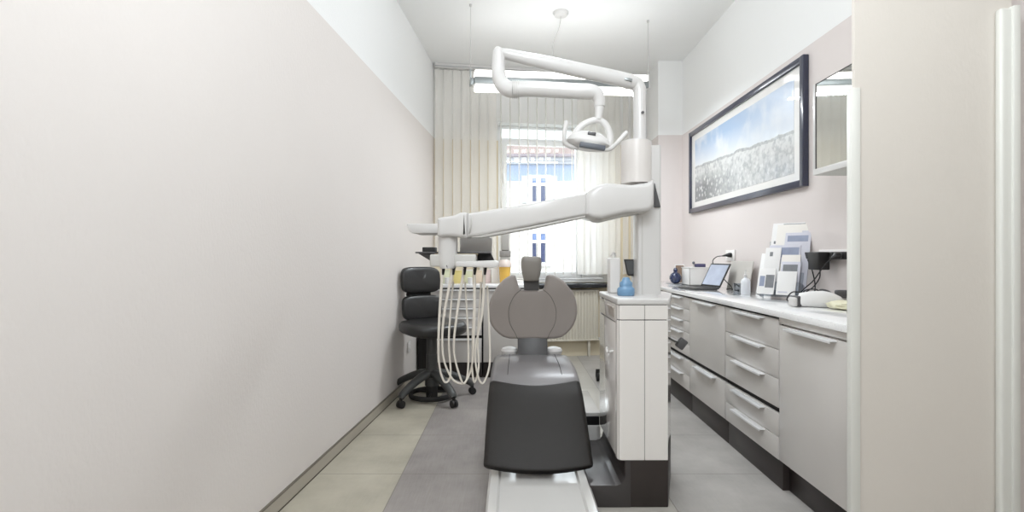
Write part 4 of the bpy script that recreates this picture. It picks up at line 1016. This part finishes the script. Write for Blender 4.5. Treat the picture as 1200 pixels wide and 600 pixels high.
# clear cups and bottle
def cup(cx, cy, r, h, name, label):
    b = BM(); lathe(b, [(0,0),(r*0.8,0),(r,h),(r-0.0015,h),(r*0.8-0.0015,0.003),(0,0.003)], (cx,cy,ZW), 24); o = set_origin(obj(name, b, M_cup), (cx,cy,ZW)); tag(o, label, 'cup'); return o
cup(1.475, 3.36, 0.026, 0.075, 'cup', 'short clear cup at the front by the laptop')
bt = thing('bottle', 'translucent bottle with pale cap between laptop and brochures', 'bottle', (1.56, 3.42, ZW))
b = BM(); lathe(b, [(0,0),(0.028,0),(0.030,0.004),(0.030,0.085),(0.022,0.10),(0.010,0.108),(0.010,0.118),(0,0.118)], (1.56,3.42,ZW), 24); obj('body', b, mat('milky_plastic', (222,224,228), 0.3), bt)
b = BM(); lathe(b, [(0,0.116),(0.012,0.116),(0.012,0.128),(0.006,0.134),(0.004,0.165),(0,0.166)], (1.56,3.42,ZW), 18); obj('cap', b, M_wplas, bt)
b = BM(); box(b, 1.665, 1.671, 3.30, 3.50, ZW, 1.12, 0.002, rot=Matrix.Rotation(math.radians(9),3,'Y'), pivot=(1.668,3.4,ZW)); tag(set_origin(obj('sheet_stack', b, M_paper), (1.668,3.4,ZW)), 'white paper sheets leaning on the wall beside the folder', 'paper')

# ------------------------------------------------------------------ brochure rack and brochures
n_dir = Vector((-0.74, -0.67, 0)).normalized()     # direction the rack faces
s_dir = Vector((0.67, -0.74, 0)).normalized()      # to the viewer's right along the rack
tilt = math.radians(17)
up_t = (Vector((0,0,1))*math.cos(tilt)-n_dir*math.sin(tilt)); nn_t = (n_dir*math.cos(tilt)+Vector((0,0,1))*math.sin(tilt))
RO = Vector((1.60, 3.02, ZW))
def RP(s_, n_, z): return RO+s_dir*s_+nn_t*n_+up_t*z
def rbox(bm, s0, s1, n0, n1, z0, z1, bev=0.0):
    t = BM(); box(t, s0, s1, n0, n1, z0, z1, bev)
    for v in t.verts: v.co = RP(v.co.x, v.co.y, v.co.z)
    add(bm, t)
rk = thing('brochure_rack', 'clear stepped rack of brochures on the right worktop', 'rack', RO)
b = BM()
rbox(b, -0.115, 0.115, -0.004, 0.0, 0.02, 0.36, 0.001)
rbox(b, -0.115, 0.115, 0.052, 0.055, 0.0, 0.15, 0.001); rbox(b, -0.115, 0.115, 0.102, 0.105, 0.0, 0.08, 0.001)
rbox(b, -0.115, -0.112, 0.0, 0.104, 0.0, 0.08); rbox(b, 0.112, 0.115, 0.0, 0.104, 0.0, 0.08)
rbox(b, -0.115, 0.115, -0.004, 0.105, 0.026, 0.029); obj('holder', b, M_cup, rk)
M_p = [M_paper, mat('grey_blue_print', (150,158,180), 0.5, var=0.15, scale=25), mat('pale_lilac_print', (206,206,216), 0.5, var=0.06, scale=20), mat('warm_white_print', (232,228,222), 0.5, var=0.03), mat('grey_print', (128,130,134), 0.5, var=0.2, scale=30)]
def brochure(s0, s1, n0, th_, z0, z1, label, marks, cover=0, grp='brochures in the clear rack'):
    t = thing('brochure', label, 'brochure', RP((s0+s1)/2, n0, z0), 0, grp)
    b = BM(); rbox(b, s0, s1, n0, n0+th_, z0, z1, 0.0006); obj('pages', b, M_p[cover], t)
    for (a0, a1, c0, c1, mi) in marks:
        b = BM(); w = s1-s0; h = z1-z0
        rbox(b, s0+w*a0, s0+w*a1, n0+th_-0.0002, n0+th_+0.0006, z0+h*c0, z0+h*c1); obj('print', b, M_p[mi], t)
brochure(-0.105, 0.10, 0.003, 0.006, 0.03, 0.475, 'tallest white brochure at the back of the rack', [(0.08,0.2,0.70,0.74,4),(0.08,0.5,0.60,0.62,4),(0.3,0.9,0.95,0.985,4)])
brochure(-0.075, 0.115, 0.010, 0.006, 0.03, 0.462, 'second tall brochure, shifted right, grey print near its top', [(0.75,0.95,0.2,0.9,2)], 3)
brochure(-0.02, 0.122, 0.017, 0.0085, 0.03, 0.405, 'lilac edged brochure at the right of the rack', [(0.1,0.9,0.85,0.95,1)], 2)
brochure(-0.10, 0.075, 0.026, 0.006, 0.03, 0.325, 'brochure with blue-grey band behind the white leaflets', [(0.04,0.96,0.74,0.95,1),(0.1,0.8,0.05,0.6,3)], 2)
brochure(-0.108, -0.02, 0.056, 0.006, 0.03, 0.30, 'narrow leaflet with red-grey motif at the left of the rack', [(0.3,0.5,0.8,0.9,4),(0.2,0.8,0.1,0.5,2)], 0)
brochure(-0.012, 0.09, 0.056, 0.006, 0.03, 0.255, 'white leaflet with grey block in the middle of the rack', [(0.1,0.9,0.08,0.42,4),(0.15,0.7,0.5,0.55,4)], 3)
brochure(-0.005, 0.10, 0.066, 0.007, 0.03, 0.21, 'grey covered leaflet behind the front white one', [(0.1,0.85,0.5,0.9,4)], 2)
brochure(-0.110, -0.015, 0.108, 0.006, 0.0, 0.155, 'front left leaflet with dark photo strip', [(0.45,0.95,0.25,0.75,4),(0.1,0.4,0.3,0.7,1)], 0)
brochure(-0.002, 0.10, 0.108, 0.008, 0.0, 0.14, 'front right white leaflet with rounded grey panel', [(0.1,0.6,0.08,0.14,2)], 0)

# ------------------------------------------------------------------ socket strip, adapter, cables, scanner
ss = thing('socket_strip', 'black power strip on white backing on the right wall', 'socket', (XR-0.02, 2.8, 1.10))
b = BM(); box(b, XR-0.010, XR-0.001, 2.60, 2.90, 1.085, 1.135, 0.002); obj('backing', b, M_sock, ss)
b = BM(); box(b, XR-0.040, XR-0.010, 2.60, 3.00, 1.082, 1.122, 0.004); obj('strip', b, M_blk, ss)
for yy in (2.66, 2.74):
    b = BM(); lathe(b, [(0,0),(0.017,0),(0.017,-0.006),(0.012,-0.006),(0.010,-0.001),(0,-0.001)], (XR-0.040, yy, 1.102), 16, rot=Matrix.Rotation(PI/2,3,'Y')); obj('outlet', b, M_stoolg, ss)
pa = thing('power_adapter', 'black square power adapter plugged into the wall strip', 'adapter', (XR-0.07, 2.79, 1.06))
b = BM(); box(b, XR-0.105, XR-0.041, 2.745, 2.842, 1.025, 1.122, 0.006, 3); obj('body', b, M_blk, pa)
b = BM(); tube(b, [(XR-0.075,2.78,1.028),(XR-0.078,2.78,0.98),(XR-0.10,2.80,0.93),(XR-0.12,2.84,0.895),(XR-0.09,2.87,0.862),(XR-0.05,2.88,0.853)], 0.0032, 8, k=6); obj('lead', b, M_cable, pa)
p2 = thing('power_plug', 'black plug with lead at the right end of the power strip', 'plug', (XR-0.06, 2.67, 1.10))
b = BM(); tube(b, [(XR-0.041,2.665,1.102),(XR-0.062,2.665,1.100),(XR-0.078,2.67,1.088)], [0.018,0.017,0.008], 14); obj('body', b, M_blk, p2)
b = BM(); tube(b, [(XR-0.074,2.668,1.092),(XR-0.10,2.70,1.05),(XR-0.12,2.76,0.97),(XR-0.15,2.80,0.92),(XR-0.16,2.82,0.89),(XR-0.13,2.85,0.858),(XR-0.10,2.87,0.853)], 0.0032, 8, k=6); obj('lead', b, M_cable, p2)
b = BM(); tube(b, [(XR-0.044,2.95,1.08),(XR-0.03,2.93,1.02),(XR-0.03,2.90,0.93),(XR-0.08,2.84,0.88),(XR-0.15,2.80,0.87),(XR-0.18,2.74,0.915),(XR-0.13,2.71,0.92),(XR-0.11,2.75,0.865),(XR-0.20,2.78,0.853),(XR-0.24,2.72,0.853),(XR-0.27,2.75,0.865),(XR-0.22,2.78,0.905),(XR-0.17,2.72,0.89),(XR-0.21,2.69,0.853),(XR-0.26,2.72,0.858),(XR-0.23,2.76,0.88),(XR-0.16,2.73,0.853)], 0.0034, 8, k=8)
tag(set_origin(obj('cable', b, M_cable), (XR-0.18, 2.86, ZW)), 'tangled black cable between brochures and the white scanner', 'cable')
sn = thing('handheld_scanner', 'white rounded handheld device lying on the worktop near doorway', 'scanner', (1.52, 2.52, ZW))
b = BM(); st = []
for t_, r_, h_ in ((0,0.016,0.02),(0.01,0.026,0.032),(0.05,0.034,0.036),(0.10,0.036,0.038),(0.14,0.034,0.034),(0.17,0.026,0.026),(0.19,0.012,0.014)):
    q = Vector((1.435+t_*1.05, 2.575-t_*0.34, ZW+h_*1.1)); st.append((q, (0.30,0.95,0), (0,0,1), 2.2*r_, 2.2*h_-0.002, 0.75))
loft(b, st, 24); obj('shell', b, M_paper, sn, sharp=1.2)
b = BM(); box(b, 1.420, 1.448, 2.548, 2.605, ZW+0.002, ZW+0.055, 0.008, 3); obj('end_cap', b, M_dsup, sn)
b = BM(); box(b, 1.403, 1.424, 2.548, 2.605, ZW+0.002, ZW+0.048, 0.008, 3); obj('nozzle', b, M_wplas, sn)
mk = thing('handpiece_dock', 'white dock with dark oval cradle behind the scanner', 'dock', (1.58, 2.62, ZW))
b = BM(); box(b, 1.56, 1.72, 2.60, 2.70, ZW, ZW+0.05, 0.015, 3); obj('body', b, M_wplas, mk)
b = BM(); lathe(b, [(0,0),(0.028,0),(0.034,0.006),(0.034,0.012),(0.02,0.018),(0,0.018)], (1.60,2.62,ZW+0.056), 24, rot=Matrix.Rotation(math.radians(35),3,'X')); obj('cradle', b, M_dsup, mk)
b = BM(); box(b, 1.64, 1.72, 2.575, 2.61, ZW+0.045, ZW+0.083, 0.008, 3); obj('grip', b, M_dsup, mk)
# crumpled pale yellow plastic glove
b = BM(); rings = []; random.seed(3)
NR = 14
for i in range(NR):
    f = i/(NR-1); q = Vector((1.52+f*0.17, 2.44-0.04*math.sin(f*3), ZW+0.022))
    w = 0.055*(0.35+0.9*math.sin(PI*min(1,0.12+0.8*f))); h = 0.020*(0.5+0.7*math.sin(PI*(0.1+0.8*f)))
    ring = []
    for j in range(24):
        a = 2*PI*j/24; k = 1+0.16*math.sin(5*a+f*9)+0.10*math.sin(9*a-f*14)
        ring.append(Vector((q.x, q.y+w*math.cos(a)*k, max(ZW+0.001, q.z+h*math.sin(a)*k))))
    rings.append(ring)
ring_surface(b, rings)
tag(set_origin(obj('glove', b, mat('pale_yellow_latex', (232,228,200), 0.45, var=0.05), sharp=1.2), (1.60, 2.44, ZW)), 'crumpled pale yellow latex glove in front of the white dock', 'glove')

# ------------------------------------------------------------------ light
w = bpy.data.worlds.new('World'); SC.world = w; w.use_nodes = True
bg = w.node_tree.nodes['Background']; bg.inputs['Color'].default_value = (0.90, 0.95, 1.0, 1); bg.inputs['Strength'].default_value = 4.2

def area(name, loc, rot, sx, sy, power, color=(0.895,0.955,1.0)):
    l = bpy.data.lights.new(name, 'AREA'); l.shape = 'RECTANGLE'; l.size = sx; l.size_y = sy; l.energy = power; l.color = color
    o = bpy.data.objects.new(name, l); C.objects.link(o); o.location = loc; o.rotation_euler = rot
    return o
def fill_point(name, loc, r, power, color=(0.895,0.955,1.0)):  # unseen point light added for fill, without any fixture
    l = bpy.data.lights.new(name, 'POINT'); l.shadow_soft_size = r; l.energy = power; l.color = color
    o = bpy.data.objects.new(name, l); C.objects.link(o); o.location = loc; return o
fill_point('fill_light_rear', (0.3, -1.4, 2.5), 0.3, 34)  # added fill behind the camera; no fixture hangs there
fill_point('fill_light_hall', (1.9, 0.4, 2.5), 0.25, 9)  # added, unseen light filling the hall side
fill_point('fill_light_room', (0.25, 0.9, 2.45), 0.3, 40)  # added out of view to even out the light on walls and ceiling
fill_point('fill_light_centre', (0.3, 2.95, 2.82), 0.14, 9)  # added above the frame to brighten far ceiling, upper walls and blind
lc = LP(LL/2, 0, 0.084)
la_ = math.atan2(ldx.y, ldx.x)
area('pendant_uplight', lc, (PI,0,-la_), LL-0.1, 0.08, 1)
area('pendant_downlight', LP(LL/2, 0, -0.082), (0,0,la_), LL-0.1, 0.08, 26)

# ------------------------------------------------------------------ camera
cam = bpy.data.cameras.new('camera'); co = bpy.data.objects.new('camera', cam); C.objects.link(co)
cam.sensor_width = 36.0; cam.lens = 18.0; cam.clip_start = 0.05; cam.clip_end = 200
co.location = (0, 0, H); co.rotation_euler = (PI/2, 0, 0)
SC.camera = co
SC.view_settings.view_transform = 'Standard'; SC.view_settings.look = 'None'
SC.view_settings.exposure = 0.68; SC.view_settings.gamma = 1.0; SC.view_settings.use_curve_mapping = False
SC.cycles.use_denoising = True
SC.cycles.max_bounces = 10; SC.cycles.diffuse_bounces = 6; SC.cycles.transparent_max_bounces = 24
SC.cycles.sample_clamp_indirect = 6.0
